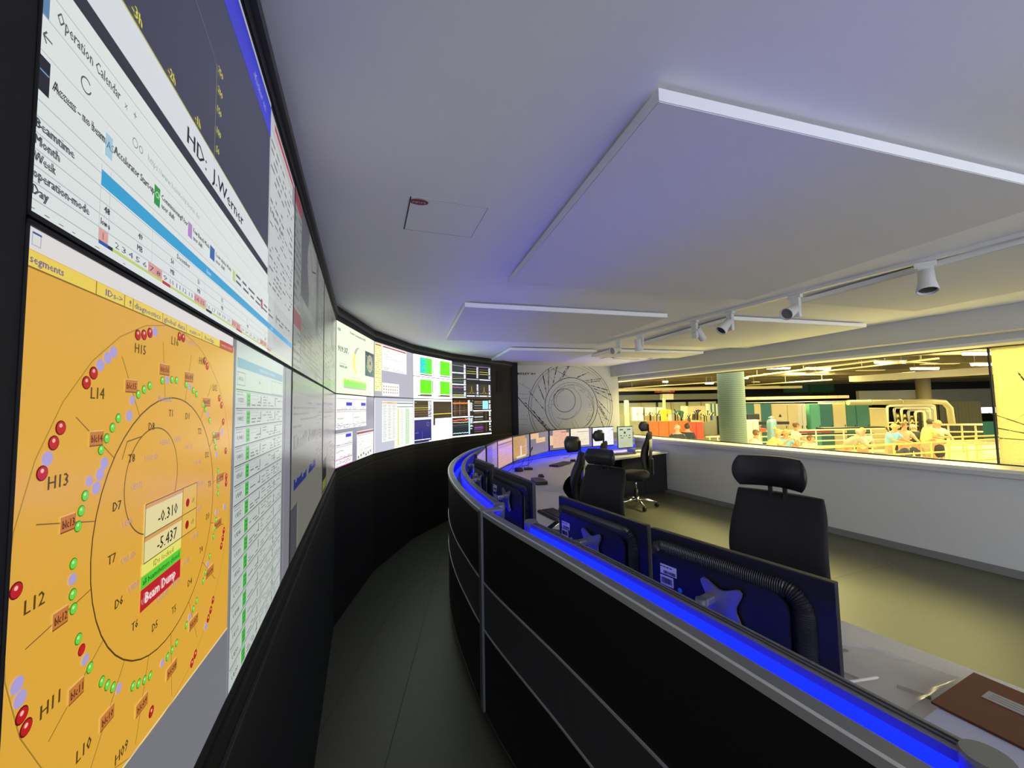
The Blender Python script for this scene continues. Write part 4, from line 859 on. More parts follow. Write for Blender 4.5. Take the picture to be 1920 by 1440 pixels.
def k_list(s, w, h):
    s.r(.015, .02, .985, h - .015, 'd8a8a8', 1); s.r(.02, h * .80, .98, h * .86, '8a6070', 2); s.r(.02, h * .70, .98, h * .78, 'b89090', 2)
    for k in range(8): s.ln(.03, h * (.08 + k * .085), .97, h * (.08 + k * .085), 'a07880' if k % 2 else '8a5a5a', .002)
    s.dash(.05, .03, .9, h * .66, 'b88c90', 12, .5, .3)
def k_map(s, w, h):
    s.r(.015, .02, .985, h - .015, '7c7888', 1); s.r(.02, .05, .72, h - .02, 'c89a58', 2); s.r(.55, .06, .84, h * .82, 'd0a468', 2)
    for k in range(60): a, b = random.uniform(.04, .68), random.uniform(.08, h - .05); s.ln(a, b, a + random.uniform(-.06, .06), b + random.uniform(-.02, .02), '7a5a2c', .003)
    s.r(.42, .06, .50, h * .56, 'f4e0d8', 4); s.ln(.46, h * .5, .80, h * .54, 'f4e0d8', .004, 4); s.r(.2, .04, .75, .07, 'f0d8b8', 4)
def k_two(s, w, h): s.r(.015, .02, .985, h - .015, '7c7484', 1); s.r(.02, h * .72, .44, h - .02, 'f0c49c', 2); s.r(.30, h * .52, .80, h * .72, 'f0c890', 3); s.dash(.34, h * .58, .76, h * .66, 'c09060', 2, .8, .4, k=4); s.dash(.05, h * .75, .40, h * .93, 'd0a070', 3, .6, .4)
def k_doc(s, w, h): s.r(.015, .02, .985, h - .015, '7c7484', 1); s.r(.02, h * .28, .20, h * .72, 'f2d4ac', 2); s.r(.8, h * .3, .98, h * .82, 'f2d4ac', 2); s.r(.17, h * .14, .84, h * .96, 'f4c0a8', 3); s.dash(.2, h * .2, .8, h * .85, 'd8a088', 14, .5, .3, k=4); s.r(.58, h * .84, .82, h * .87, 'b05050', 4); s.ln(.18, h * .89, .84, h * .89, 'c89080', .003, 4)
def k_white(s, w, h): s.r(.015, .02, .985, h - .015, '8a82a0', 1); s.r(.02, h * .15, .86, h - .01, 'fff4dc', 2); s.r(.3, h * .80, .84, h * .83, 'b08080', 3); s.dash(.08, h * .2, .8, h * .75, 'd8b8a0', 12, .5, .3); s.dash(.3, h * .25, .7, h * .5, 'e89a8a', 6, .5, .3, k=4)
def k_white2(s, w, h): s.r(.015, .02, .985, h - .015, 'ffffff', 1); s.dash(.1, h * .1, .9, h * .9, 'e4e0ec', 12, .4, .3); s.r(.9, h * .8, .98, h * .85, 'a8a0c0', 3)
def k_arrows(s, w, h):
    s.r(.03, .02, .97, h - .015, 'c8d4b0', 1)
    for u, v, a, b in ((.14, .82, .22, .05), (.62, .82, .22, .05), (.4, .66, .12, .10), (.16, .56, .10, .04), (.72, .56, .10, .04), (.40, .54, .05, .05), (.54, .54, .05, .05), (.2, .46, .16, .03), (.68, .46, .16, .03)): s.r(u, h * v, u + a, h * (v + b), '202420', 3)
    s.dash(.1, h * .08, .9, h * .38, 'a8b490', 8, .5, .3)
monitor((.806, .978), (.513, 1.436), 1.15, .345, 'nearest monitor seen from behind with white barcode stickers and large silver mounting plate', back=True)
monitor((.509, 1.452), (.241, 1.951), 1.15, .345, 'second-nearest monitor seen from behind, left of the nearest one', back=True)
monitor((.122, 2.137), (-.122, 2.700), 1.18, .345, 'monitor seen from behind just beyond the console post, with one small white sticker', back=True)
monitor((-.135, 2.735), (-.288, 3.10), 1.19, .345, 'monitor seen from behind at the console bend, narrow in view', back=True)
monitor((-.308, 3.27), (-.278, 3.86), 1.20, .345, 'leftmost monitor facing the room, a thin purple sliver at the console bend', k_lila, back=True)
monitor((-.268, 3.90), (-.184, 4.44), 1.21, .35, 'second monitor from the left facing the room, bluish purple screen', k_lila2)
monitor((-.180, 4.47), (-.012, 5.04), 1.21, .35, 'third monitor from the left facing the room, pink list screen', k_list)
monitor((-.005, 5.07), (.237, 5.58), 1.21, .35, 'fourth monitor from the left facing the room, ochre map with a white streak', k_map)
monitor((.25, 5.61), (.57, 6.20), 1.21, .35, 'fifth monitor from the left facing the room, grey desktop with two small peach windows', k_two)
monitor((.59, 6.23), (.955, 6.50), 1.21, .35, 'sixth monitor from the left facing the room, salmon document in the middle', k_doc)
monitor((.975, 6.52), (1.39, 6.77), 1.21, .35, 'seventh monitor from the left, cream page behind the crescent headrest', k_white)
monitor((1.405, 6.78), (1.83, 6.98), 1.21, .35, 'eighth monitor from the left, blank white screen behind the chairs', k_white2)
monitor((1.87, 6.86), (2.185, 6.99), 1.21, .40, 'small upright monitor by the window wall showing black symbols on pale green', k_arrows)

# cables curling behind the far bend
M_cab = mat('cable_sheath', (.10, .10, .12, 1), .45)
for x, y, r, lab in ((-.42, 3.35, .055, 'coiled cable behind the leftmost bend of the monitor rail'), (-.36, 2.98, .045, 'coiled cable beside the narrow monitor at the console bend'), (-.43, 3.75, .05, 'small coiled cable farthest along the rail channel')):
    mb = MB()
    for k in range(3):
        mb.tube([(r * (1 - .16 * k) * math.cos(a * .3), .02 * math.sin(a) + .012 * k, r * (1 - .16 * k) * math.sin(a * .3)) for a in range(0, 22)], .0055, M_cab, 8)
    mb.tube([(r, 0, 0), (r * 1.1, -.02, -.08), (r * .6, -.01, -.17)], .0055, M_cab, 8)
    o = mb.build('coiled_cable'); o.location = (x, y, .93); o.rotation_euler = (.3, 0, 1.2); tag(o, lab, 'cable', 'cable coils in the console channel')
for i, (x, y) in enumerate(((.30, 5.66), (.16, 5.42), (.02, 5.12), (1.0, 6.42))):
    mb = MB(); mb.tube([(0, .05, .14), (-.03, .0, .06), (-.10, -.09, .006), (-.18, -.14, .006)], .0035, M_plast, 8)
    o = mb.build('power_cable'); o.location = (x, y, .742); tag(o, ('thin black cable hanging below the fifth monitor', 'thin black cable hanging beside the microphone', 'thin black cable hanging below the ochre map monitor', 'thin black cable hanging below the sixth monitor')[i], 'cable', 'loose cables under the far monitors')

# ------------------------------------------------------------------ things on the worktop
DZ = .7406
def keyboard(x, y, rz, label, w=.44):
    t = thing('keyboard', label, 'keyboard', (x, y, DZ), rz, 'keyboards on the worktop')
    mb = MB(); mb.box((0, 0, .010), (w, .15, .016), M_plast, bev=.004); mb.box((0, .06, .018), (w * .96, .02, .010), M_plast, bev=.003); mb.build('case', t)
    mb = MB(); mk = mat('key_caps', (.02, .02, .021, 1), .5)
    for r in range(5):
        for c in range(int(w / .021)): mb.box((-w / 2 + .018 + c * .0208, -.055 + r * .021, .021), (.017, .017, .006), mk)
    mb.build('keys', t)
    for s_ in (-1, 1): mb = MB(); mb.box((s_ * w * .42, .062, .004), (.02, .012, .008), M_plast); mb.build('foot', t)
    return t
keyboard(.345, 2.98, math.radians(115), 'dark keyboard on the near worktop between the two pairs of monitor backs')
keyboard(.69, 5.62, math.radians(55), 'dark keyboard lying askew below the fifth monitor')
keyboard(1.90, 6.66, math.radians(22), 'dark keyboard at the far right end of the worktop')
def mouse(x, y, rz, label):
    t = thing('computer_mouse', label, 'mouse', (x, y, DZ), rz, 'computer mice on the worktop')
    mb = MB(); rows = []
    for i in range(9):
        f = i / 8; a = -1 + 2 * f; wd = .031 * math.sqrt(max(.02, 1 - a ** 4)); hh = .034 * math.sqrt(max(.03, 1 - (a * .95 - .1) ** 2)) 
        rows.append([Vector((wd * math.cos(b), a * .056, hh * math.sin(b))) for b in [PI * k / 10 for k in range(11)]])
    mb.grid(rows, M_plast, cap=True); mb.build('body', t)
    mb = MB(); mb.lathe([(.010, -.004), (.010, .004)], mat('wheel_grey', (.08, .08, .08, 1), .5), (0, 0, 0), 14, Matrix.Translation((0, -.03, .030)) @ Matrix.Rotation(PI / 2, 4, 'Y')); mb.build('scroll_wheel', t)
mouse(.335, 4.70, .4, 'black mouse standing beyond the small black box on the worktop')
mouse(.92, 5.92, .8, 'black mouse at the tip of the keyboard below the sixth monitor')
t = thing('card_reader', 'small square black box beside the right edge of the third monitor back', 'device', (.285, 4.34, DZ), math.radians(100))
mb = MB(); mb.box((0, 0, .02), (.26, .13, .036), M_plast, bev=.005); mb.build('housing', t)
mb = MB(); mb.box((.02, -.01, .039), (.14, .07, .002), M_mon); mb.build('pad', t)
t = thing('desk_phone', 'cordless handset leaning in its cradle with a lit display beside the second monitor', 'telephone', (.255, 2.60, DZ), math.radians(60))
mb = MB(); mb.box((0, 0, .015), (.075, .09, .03), M_plast, bev=.008); mb.build('cradle', t)
Mh = Matrix.Translation((0, .01, .055)) @ Matrix.Rotation(.9, 4, 'X')
mb = MB(); mb.box((0, 0, .0), (.048, .026, .15), M_mon, Mh, bev=.008); hs = mb.build('handset', t)
mb = MB(); mb.box((0, -.0135, .042), (.030, .001, .022), mat('phone_display', (.2, .18, .14, 1), .3, emis=(.9, .75, .6, 1), es=.7), Mh); mb.build('display', hs)
mb = MB()
for r in range(4):
    for c in range(3): mb.box((-.012 + c * .012, -.0138, .015 - r * .012), (.008, .001, .006), M_ridge, Mh)
mb.build('keypad', hs)
t = thing('speaker_puck', 'flat round black puck on the worktop left of the microphone', 'device', (.07, 5.13, DZ))
mb = MB(); mb.lathe([(.055, 0), (.058, .01), (.056, .04), (.048, .046)], M_plast, n=28); mb.build('housing', t)
mb = MB(); mb.lathe([(.040, .0462), (.038, .048)], M_ridge, n=24); mb.build('grille', t)
t = thing('gooseneck_microphone', 'thin gooseneck microphone on a small black base below the map monitor', 'microphone', (.20, 5.25, DZ))
mb = MB(); mb.box((0, 0, .012), (.12, .09, .024), M_plast, bev=.006); mb.build('base', t)
mb = MB(); mb.tube([(0, 0, .02), (.005, 0, .10), (.02, -.01, .20), (.05, -.02, .27)], .0035, M_plast, 8); mb.build('neck', t)
mb = MB(); mb.tube([(.047, -.019, .265), (.065, -.026, .305)], .008, M_plast, 10); mb.build('capsule', t)
t = thing('document_tray', 'grey tray with papers at the far right end of the worktop', 'tray', (2.30, 7.00, DZ), math.radians(16))
mb = MB(); mb.box((0, 0, .006), (.36, .26, .006), M_alu_g); mb.box((-.178, 0, .03), (.004, .26, .05), M_alu_g); mb.box((.178, 0, .03), (.004, .26, .05), M_alu_g); mb.box((0, .128, .03), (.36, .004, .05), M_alu_g); mb.build('tray', t)
for k in range(3):
    mb = MB(); mb.box((0, 0, 0), (.21, .297, .003), mat('paper', (.62, .62, .58, 1), .8)); o = mb.build('paper_sheet'); o.location = (2.30 + .02 * k, 6.98 + .01 * k, DZ + .012 + k * .004); o.rotation_euler = (0, 0, 1.5 + .2 * k)
    tag(o, ('lowest paper sheet in the grey tray', 'middle paper sheet in the grey tray', 'top paper sheet in the grey tray')[k], 'paper', 'papers in the far tray')

# folder, paper stack and clear sleeve at the near end
fd = math.atan2(-.917, .40)
st = thing('paper_stack', 'thick stack of pale papers under the brown folder', 'paper stack', (1.02, 1.04, DZ), fd)
mb = MB()
for k in range(6): mb.box((.32 + random.uniform(-.006, .006), .155 + random.uniform(-.006, .006), .0025 + k * .005), (.62, .33, .0045), mat('paper_edge', (.45, .45, .52, 1), .8))
mb.build('sheets', st)
t = thing('brown_folder', 'reddish brown cardboard folder with a white label strip on the paper stack', 'folder', (1.125, 1.09, DZ + .031), fd)
mb = MB(); mb.box((.20, .135, .003), (.40, .27, .006), mat('brown_card', (.115, .030, .012, 1), .7, noise=.15, scale=60), bev=.001); mb.build('cover', t)
mb = MB(); mb.box((.155, .170, .0068), (.21, .050, .001), mat('folder_label', (.36, .34, .32, 1), .7))
for k in range(3): mb.box((.145, .158 + k * .012, .0074), (.17, .002, .0003), M_ridge)
tag(mb.build('label_strip', t), 'long pale label strip')
sl = bpy.data.materials.new('clear_film'); sl.use_nodes = True; b = sl.node_tree.nodes['Principled BSDF']; b.inputs['Base Color'].default_value = (.55, .55, .52, 1); b.inputs['Roughness'].default_value = .16; b.inputs['Alpha'].default_value = .42; b.inputs['Specular IOR Level'].default_value = .9
t = thing('document_sleeve', 'crumpled clear plastic sleeve on the worktop beside the nearest monitor', 'plastic sleeve', (.86, 1.24, DZ + .002), 0)
mb = MB(); C4 = [(.14, .18), (.37, .115), (.47, -.02), (.20, -.13)]
C4 = [(.02, .22), (.36, .12), (.48, -.03), (.17, -.16)]
rows = []
for i in range(19):
    r = []
    for j in range(19):
        u, v = i / 18, j / 18; x = (1 - u) * (1 - v) * C4[0][0] + u * (1 - v) * C4[1][0] + u * v * C4[2][0] + (1 - u) * v * C4[3][0]; y = (1 - u) * (1 - v) * C4[0][1] + u * (1 - v) * C4[1][1] + u * v * C4[2][1] + (1 - u) * v * C4[3][1]
        z = .004 + .005 * abs(math.sin(7 * u + 3 * v) * math.cos(5 * v - 4 * u)) + random.uniform(0, .0015) + (.006 if j in (0, 18) or i in (0, 18) else 0)
        r.append(Vector((x, y, z)))
    rows.append(r)
mb.grid(rows, sl, smooth=True); mb.build('film', t)
mb = MB()
for x, y, a, l in ((.16, .02, -.9, .09), (.30, -.07, -.8, .07), (.25, .12, .1, .05)): mb.box((x, y, .002), (l, .014, .002), mat('sleeve_insert', (.12, .12, .09, 1), .7), Matrix.Translation((x, y, 0)) @ Matrix.Rotation(a, 4, 'Z') @ Matrix.Translation((-x, -y, 0)))
mb.build('insert', t)
t = thing('pen', 'thin pale pen lying on the clear sleeve', 'pen', (1.03, 1.20, DZ + .018), .15)
mb = MB(); mb.tube([(-.07, 0, 0), (.06, 0, 0), (.07, 0, 0)], [.004, .004, .001], M_sill, 8); mb.build('barrel', t)

# ------------------------------------------------------------------ office chairs
def cushion(mb, levels, m, n=28, p=3.0):
    rows = []
    for z, yc, hw, ht, cv in levels:
        r = []
        for k in range(n):
            a = 2 * PI * k / n; c, s_ = math.cos(a), math.sin(a); x = hw * math.copysign(abs(c) ** (2 / p), c); y = ht * math.copysign(abs(s_) ** (2 / p), s_)
            r.append(Vector((x, yc + y + cv * (x / hw) ** 2, z)))
        rows.append(r)
    mb.grid(rows, m, closed_u=True, cap=True)
def chair(x, y, F, label, top=1.10, head=1.28, hw=.235, wrap=-.05, hx_=0.0, hh=.150, seat=.50, gap=.020):
    rz = math.atan2(F[0], -F[1]); t = thing('office_chair', label, 'chair', (x, y, 0), rz, 'black office chairs at the console')
    b0 = seat + .10
    mb = MB(); lv = []
    for k in range(17):
        f = k / 16; z = b0 + (top - b0) * f; yc = .20 - .045 * math.sin(PI * min(1, f * 1.25)) + .05 * f * f
        w_ = hw * (1.06 - .10 * f); e = math.sin(PI * (.04 + .96 * min(f, 1 - f) * 2) / 2) ** .35
        lv.append((z, yc, w_ * (.90 + .10 * e), .036 * e + .004, -.028))
    cushion(mb, lv, M_chair); mb.build('backrest', t)
    mb = MB(); cushion(mb, [(b0 + .02, .245, hw * .8, .006, -.02), (top - .10, .262, hw * .72, .006, -.02)], M_plast); mb.box((0, .26, (seat + b0 + .15) / 2), (.08, .03, b0 + .15 - seat), M_plast, bev=.006); mb.build('back_shell', t)
    mb = MB()
    for s_ in (-1, 1): mb.box((hx_ + s_ * .036, .222, (top + head) / 2 - .04), (.020, .014, head - top), M_plast)
    mb.build('headrest_post', t)
    h0 = top + gap; mb = MB(); lv = []
    for k in range(11):
        f = k / 10; e = math.sin(PI * (.06 + .94 * min(f, 1 - f) * 2) / 2) ** .6
        lv.append((h0 + (head - h0) * f, .190 - .02 * math.sin(PI * f), hh * (.78 + .22 * e), .045 * e + .006, wrap))
    cushion(mb, lv, M_leather, 32, 2.6)
    o = mb.build('headrest', t)
    mb = MB(); cushion(mb, [(seat - .055, -.03, .21, .20, 0), (seat - .03, -.03, .245, .235, 0), (seat + .01, -.03, .245, .235, 0), (seat + .035, -.03, .22, .21, 0), (seat + .04, -.03, .15, .15, 0)], M_chair, 32, 3.2); mb.build('seat', t)
    mb = MB(); mb.box((0, 0, seat - .075), (.20, .26, .05), M_plast, bev=.01); mb.build('mechanism', t)
    mb = MB(); mb.lathe([(.030, .10), (.030, .26)], M_plast); mb.lathe([(.016, .25), (.016, seat - .07)], M_chrome); mb.build('gas_lift', t)
    mb = MB(); mb.lathe([(.045, .075), (.045, .125), (.03, .135)], M_chrome)
    for k in range(5):
        a = 2 * PI * k / 5 + .5; c, s_ = math.cos(a), math.sin(a)
        mb.tube([(c * .03, s_ * .03, .105), (c * .15, s_ * .15, .10), (c * .31, s_ * .31, .075)], [.026, .020, .013], M_chrome, 10)
    mb.build('base', t)
    for k in range(5):
        a = 2 * PI * k / 5 + .5; M = Matrix.Translation((math.cos(a) * .31, math.sin(a) * .31, .0)) @ Matrix.Rotation(a + .8, 4, 'Z'); mb = MB()
        for s_ in (-1, 1): mb.lathe([(.028, -.009), (.030, 0), (.028, .009)], M_plast, (0, 0, 0), 18, M @ Matrix.Translation((s_ * .014, .012, .030)) @ Matrix.Rotation(PI / 2, 4, 'Y'))
        mb.tube([M @ Vector((0, 0, .03)), M @ Vector((0, 0, .072))], .008, M_plast, 8); mb.build('caster', t)
    return t
chair(1.315, 2.06, (-.80, -.60), 'nearest black office chair, upholstered back and leather headrest facing the camera', top=1.085, head=1.295, hw=.232, wrap=-.085, hh=.18, gap=.042)
chair(.48, 4.05, (-.99, .12), 'black office chair seen from the side, leftmost with crescent headrest', top=1.10, head=1.27, hw=.22, wrap=-.10)
chair(.66, 3.30, (-.72, -.69), 'black office chair in the middle, low rounded headrest and broad back', top=1.05, head=1.21, hw=.215, wrap=-.04)
chair(1.06, 5.46, (-.93, .36), 'black office chair behind the middle pair, only headrest and top visible', top=1.08, head=1.245, hw=.22, wrap=-.06)
chair(1.93, 6.12, (-.90, .44), 'farthest black office chair by the window, side view with polished star base', top=1.16, head=1.325, hw=.22, wrap=-.06)

# ------------------------------------------------------------------ the experimental hall beyond the window
random.seed(31)
FLOOR_H = -0.95; TOP_H = 3.40
def hp(px, py, D):
    """point of the hall at a plan depth D metres in front of the camera"""
    d = _fw + _r * ((px - 960) / FPX) - _u * ((py - 720) / FPX); s = D / d.y
    return Vector((d.x * s, D, EYE + d.z * s))
H_floor = mat('hall_floor', (.80, .74, .52, 1), .5, noise=.1, scale=2)
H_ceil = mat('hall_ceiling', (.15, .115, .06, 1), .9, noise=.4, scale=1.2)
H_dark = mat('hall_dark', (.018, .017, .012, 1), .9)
H_pale = mat('hall_pale_paint', (.62, .60, .50, 1), .6, noise=.06, scale=6)
H_cream = mat('hall_cream_cabinet', (.60, .50, .26, 1), .5, noise=.06, scale=6)
H_grey = mat('hall_grey_duct', (.22, .23, .21, 1), .7, noise=.1, scale=1.5)
H_teal = mat('hall_teal', (.03, .15, .13, 1), .5); H_teal2 = mat('hall_green', (.10, .38, .25, 1), .5)
H_orange = mat('hall_orange_wall', (.75, .16, .03, 1), .6, noise=.1, scale=3); H_red = mat('hall_red', (.62, .06, .03, 1), .5)
H_yel = mat('hall_yellow', (.85, .60, .04, 1), .5); H_rail = mat('hall_rail', (.80, .70, .42, 1), .4); H_railo = mat('hall_rail_orange', (.85, .50, .12, 1), .4)
H_black = mat('hall_black', (.012, .012, .012, 1), .5); H_blue = mat('hall_blue', (.05, .12, .45, 1), .5)
H_green = mat('hall_dark_green_glass', (.01, .07, .015, 1), .3)
H_lit = mat('hall_tube', (1, 1, 1, 1), .5, emis=(1, .93, .72, 1), es=8)
H_steel = mat('hall_steel', (.45, .45, .40, 1), .35, .6)
# shell
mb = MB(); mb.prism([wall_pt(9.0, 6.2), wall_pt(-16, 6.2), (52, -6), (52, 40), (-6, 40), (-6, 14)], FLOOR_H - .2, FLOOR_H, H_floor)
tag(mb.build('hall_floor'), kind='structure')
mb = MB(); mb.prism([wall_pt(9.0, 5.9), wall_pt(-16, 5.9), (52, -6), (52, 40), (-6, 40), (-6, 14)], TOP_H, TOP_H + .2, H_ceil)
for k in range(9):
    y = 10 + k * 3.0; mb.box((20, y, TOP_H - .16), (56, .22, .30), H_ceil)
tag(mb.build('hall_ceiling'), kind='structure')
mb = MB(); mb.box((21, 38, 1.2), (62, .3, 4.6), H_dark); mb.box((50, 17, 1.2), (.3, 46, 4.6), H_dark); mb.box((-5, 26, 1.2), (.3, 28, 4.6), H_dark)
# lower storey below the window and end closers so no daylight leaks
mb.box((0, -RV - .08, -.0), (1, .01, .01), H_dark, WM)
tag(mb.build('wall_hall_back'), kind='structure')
mb = MB(); mb.box(((-16 + 9) / 2, -.42, -.0), (25, .18, 1.86), H_pale, WM); tag(mb.build('wall_hall_front'), kind='structure')
def hbox(name, cat, label, x0, y0, x1, y1, D, th, m, group=None, parts=None, floor=False):
    a, b = hp(x0, y1, D), hp(x1, y0, D); z0 = FLOOR_H if floor else a.z
    cx, w, h = (a.x + b.x) / 2, abs(b.x - a.x), b.z - z0
    t = thing(name, label, cat, (cx, D, z0), 0, group)
    mb = MB(); mb.box((0, th / 2, h / 2), (w, th, h), m, bev=min(.02, w * .1, h * .1)); mb.build('body', t)
    if parts: parts(t, w, h)
    return t
def doors(n, m=None, handle=True):
    def f(t, w, h):
        for k in range(n):
            mb = MB(); mb.box((-w / 2 + w * (k + .5) / n, -.012, h * .5), (w / n * .90, .02, h * .92), m or H_cream, bev=.004); d = mb.build('door', t)
            if handle: mb = MB(); mb.box((-w / 2 + w * (k + .85) / n, -.03, h * .5), (.03, .02, .14), H_black); mb.build('handle', d)
    return f
def sticker(t, w, h):
    doors(1)(t, w, h); mb = MB(); mb.prism([(-.09, h * .72), (.09, h * .72), (0, h * .72 + .16)], -.03, -.025, H_black, Matrix(((1, 0, 0, 0), (0, 0, 1, 0), (0, 1, 0, 0), (0, 0, 0, 1)))); mb.build('warning_sign', t)
# round column just outside the pane
c = hp(1372, 760, 6.75)
t = thing('concrete_column', 'thick pale concrete column with fine horizontal ridges just outside the window', 'column', (c.x, c.y, FLOOR_H))
mc = mat('column_concrete', (.17, .22, .18, 1), .85); nt = mc.node_tree
wv = nt.nodes.new('ShaderNodeTexWave'); wv.bands_direction = 'Z'; wv.inputs['Scale'].default_value = 9; wv.inputs['Distortion'].default_value = 2.5; wv.inputs['Detail'].default_value = 3
tcn = nt.nodes.new('ShaderNodeTexCoord'); rp = nt.nodes.new('ShaderNodeMapRange'); rp.inputs['To Min'].default_value = .75; rp.inputs['To Max'].default_value = 1.1; m2 = nt.nodes.new('ShaderNodeMix'); m2.data_type = 'RGBA'; m2.blend_type = 'MULTIPLY'; m2.inputs[0].default_value = 1; m2.inputs['A'].default_value = (.17, .22, .18, 1)
nt.links.new(tcn.outputs['Object'], wv.inputs['Vector']); nt.links.new(wv.outputs['Fac'], rp.inputs['Value']); nt.links.new(rp.outputs[0], m2.inputs['B']); nt.links.new(m2.outputs['Result'], nt.nodes['Principled BSDF'].inputs['Base Color'])
mb = MB(); mb.lathe([(.212, 0), (.212, TOP_H - FLOOR_H)], mc, n=40); mb.build('shaft', t)
mb = MB(); mb.lathe([(.25, 0), (.25, .12), (.215, .14)], H_grey, n=40); mb.build('foot_ring', t)

# left part: office glazing, grey fascia, orange barrier, clutter
hbox('fascia_duct', 'duct', 'broad grey band above the hall offices left of the column', 1120, 737, 1372, 752, 30, 1.2, H_grey)
def glazing(t, w, h):
    for k in range(9):
        mb = MB(); x = -w / 2 + w * (k + .5) / 9; mb.box((x, -.02, h * .64), (w / 9 * .82, .03, h * .60), mat('office_pane', (.55, .58, .42, 1), .3)); f = mb.build('window', t)
        mb = MB(); mb.box((x, -.05, h * .55), (w / 9 * .6, .03, h * .24), H_pale); mb.build('blind', f)
        mb = MB(); mb.box((x + w / 18, -.06, h * .5), (.16, .06, h), H_black if k % 2 else H_cream); mb.build('mullion', t)
hbox('office_facade', 'office front', 'pale glazed office front at the back of the hall behind the orange barrier', 1120, 752, 1372, 800, 31, .5, H_pale, parts=glazing, floor=True)
hbox('hall_post', 'post', 'cream upright post in front of the office front at its left end', 1173, 751, 1179, 800, 22, .15, H_cream, floor=True)
hbox('hall_post', 'post', 'thin cream post rising behind the yellow machine', 1245, 747, 1248, 800, 22, .08, H_cream, floor=True)
def boards(n, m):
    def f(t, w, h):
        for k in range(n): mb = MB(); mb.box((-w / 2 + w * (k + .5) / n, -.015, h / 2), (w / n * .93, .02, h * .96), m); mb.build('board', t)
    return f
hbox('barrier', 'barrier', 'bright orange boarded barrier behind the two dark-dressed people', 1216, 789, 1291, 822, 16, .1, H_orange, parts=boards(4, H_orange), floor=True)
hbox('barrier', 'barrier', 'red boarded barrier right of the orange one', 1292, 791, 1318, 819, 15.6, .1, H_red, parts=boards(2, H_red), floor=True)
def crane(t, w, h):
    mb = MB(); mb.box((0, -.1, -.32), (w * .6, .5, .4), H_pale); mb.build('hoist', t); mb = MB(); mb.box((0, -.02, h / 2), (w * .45, .04, h * .6), H_cream); mb.build('plate', t)
hbox('crane_trolley', 'crane', 'red crane trolley hanging from the ceiling left of the column', 1232, 730, 1265, 736, 27, .5, H_red, parts=crane)
hbox('machine', 'machine', 'bright yellow machine on the hall floor behind the orange barrier', 1245, 768, 1259, 790, 19, .6, H_yel, parts=doors(2, H_yel))
hbox('machine', 'machine', 'dark green machine next to the bright yellow one', 1269, 770, 1281, 784, 19.5, .5, H_teal, parts=doors(2, H_teal))
def bsq(t, w, h): mb = MB(); mb.box((.1 * w, -.03, h * .55), (w * .3, .05, h * .4), H_black); mb.build('opening', t)
hbox('machine', 'machine', 'large beige machine housing with a black opening left of the column', 1290, 761, 1322, 792, 20, .8, H_cream, parts=bsq)
for k in range(7):
    hbox('pipe_rack', 'rack', ('white upright panel among teal strips, first from the left', 'teal upright strip, first from the left', 'white upright panel between the two teal strips', 'teal upright strip, second from the left', 'white upright panel right of the second teal strip', 'teal upright strip nearest the concrete column', 'white upright panel touching the concrete column outline')[k], 1329 + k * 3.4, 757, 1332 + k * 3.4, 780, 21, .3, H_teal if k % 2 else H_pale, 'upright strips left of the column')
clut = [('pump', 'small cream pump block on the orange barrier line', 1214, 779, 1222, 789), ('pump', 'long pale cylinder block left of the yellow machine', 1222, 780, 1238, 789), ('apparatus', 'tangle of pale apparatus right of the yellow machine', 1259, 777, 1269, 790), ('apparatus', 'pale instrument box in the middle above the barrier', 1270, 784, 1281, 791), ('apparatus', 'white instrument block below the beige housing', 1284, 785, 1296, 792), ('apparatus', 'black apparatus in front of the beige housing', 1303, 776, 1314, 788), ('apparatus', 'cream block between black apparatus and column', 1315, 781, 1328, 791), ('crate', 'small blue crate left of the column', 1328, 779, 1337, 788)]
for i, (n_, l_, a, b, c_, d) in enumerate(clut):
    m_ = (H_cream, H_pale, H_pale, H_steel, H_pale, H_black, H_cream, H_blue)[i]
    def tub(t, w, h, i=i):
        mb = MB(); 
        for k in range(5): x = random.uniform(-w / 2, w / 2); mb.tube([(x, -.05, 0), (x, -.06, h), (x + random.uniform(-.15, .15), -.08, h + random.uniform(.05, .3))], .025, (H_steel, H_black, H_yel)[k % 3], 6)
        mb.build('tubing', t)
    hbox(n_, n_, l_, a, b, c_, d, 17.5 + .1 * i, .4, m_, 'apparatus behind the barrier', parts=tub)
for k, (a, b) in enumerate(((1186, 1206), (1210, 1230), (1232, 1243))): hbox('switch_rack', 'rack', ('grey rack with white door under the office front, far left', 'grey rack with white door in the middle under the office front', 'grey rack with white door beside the thin cream post')[k], a, 763, b, 790, 24, .5, H_grey, 'racks below the offices', parts=doors(2, H_pale))

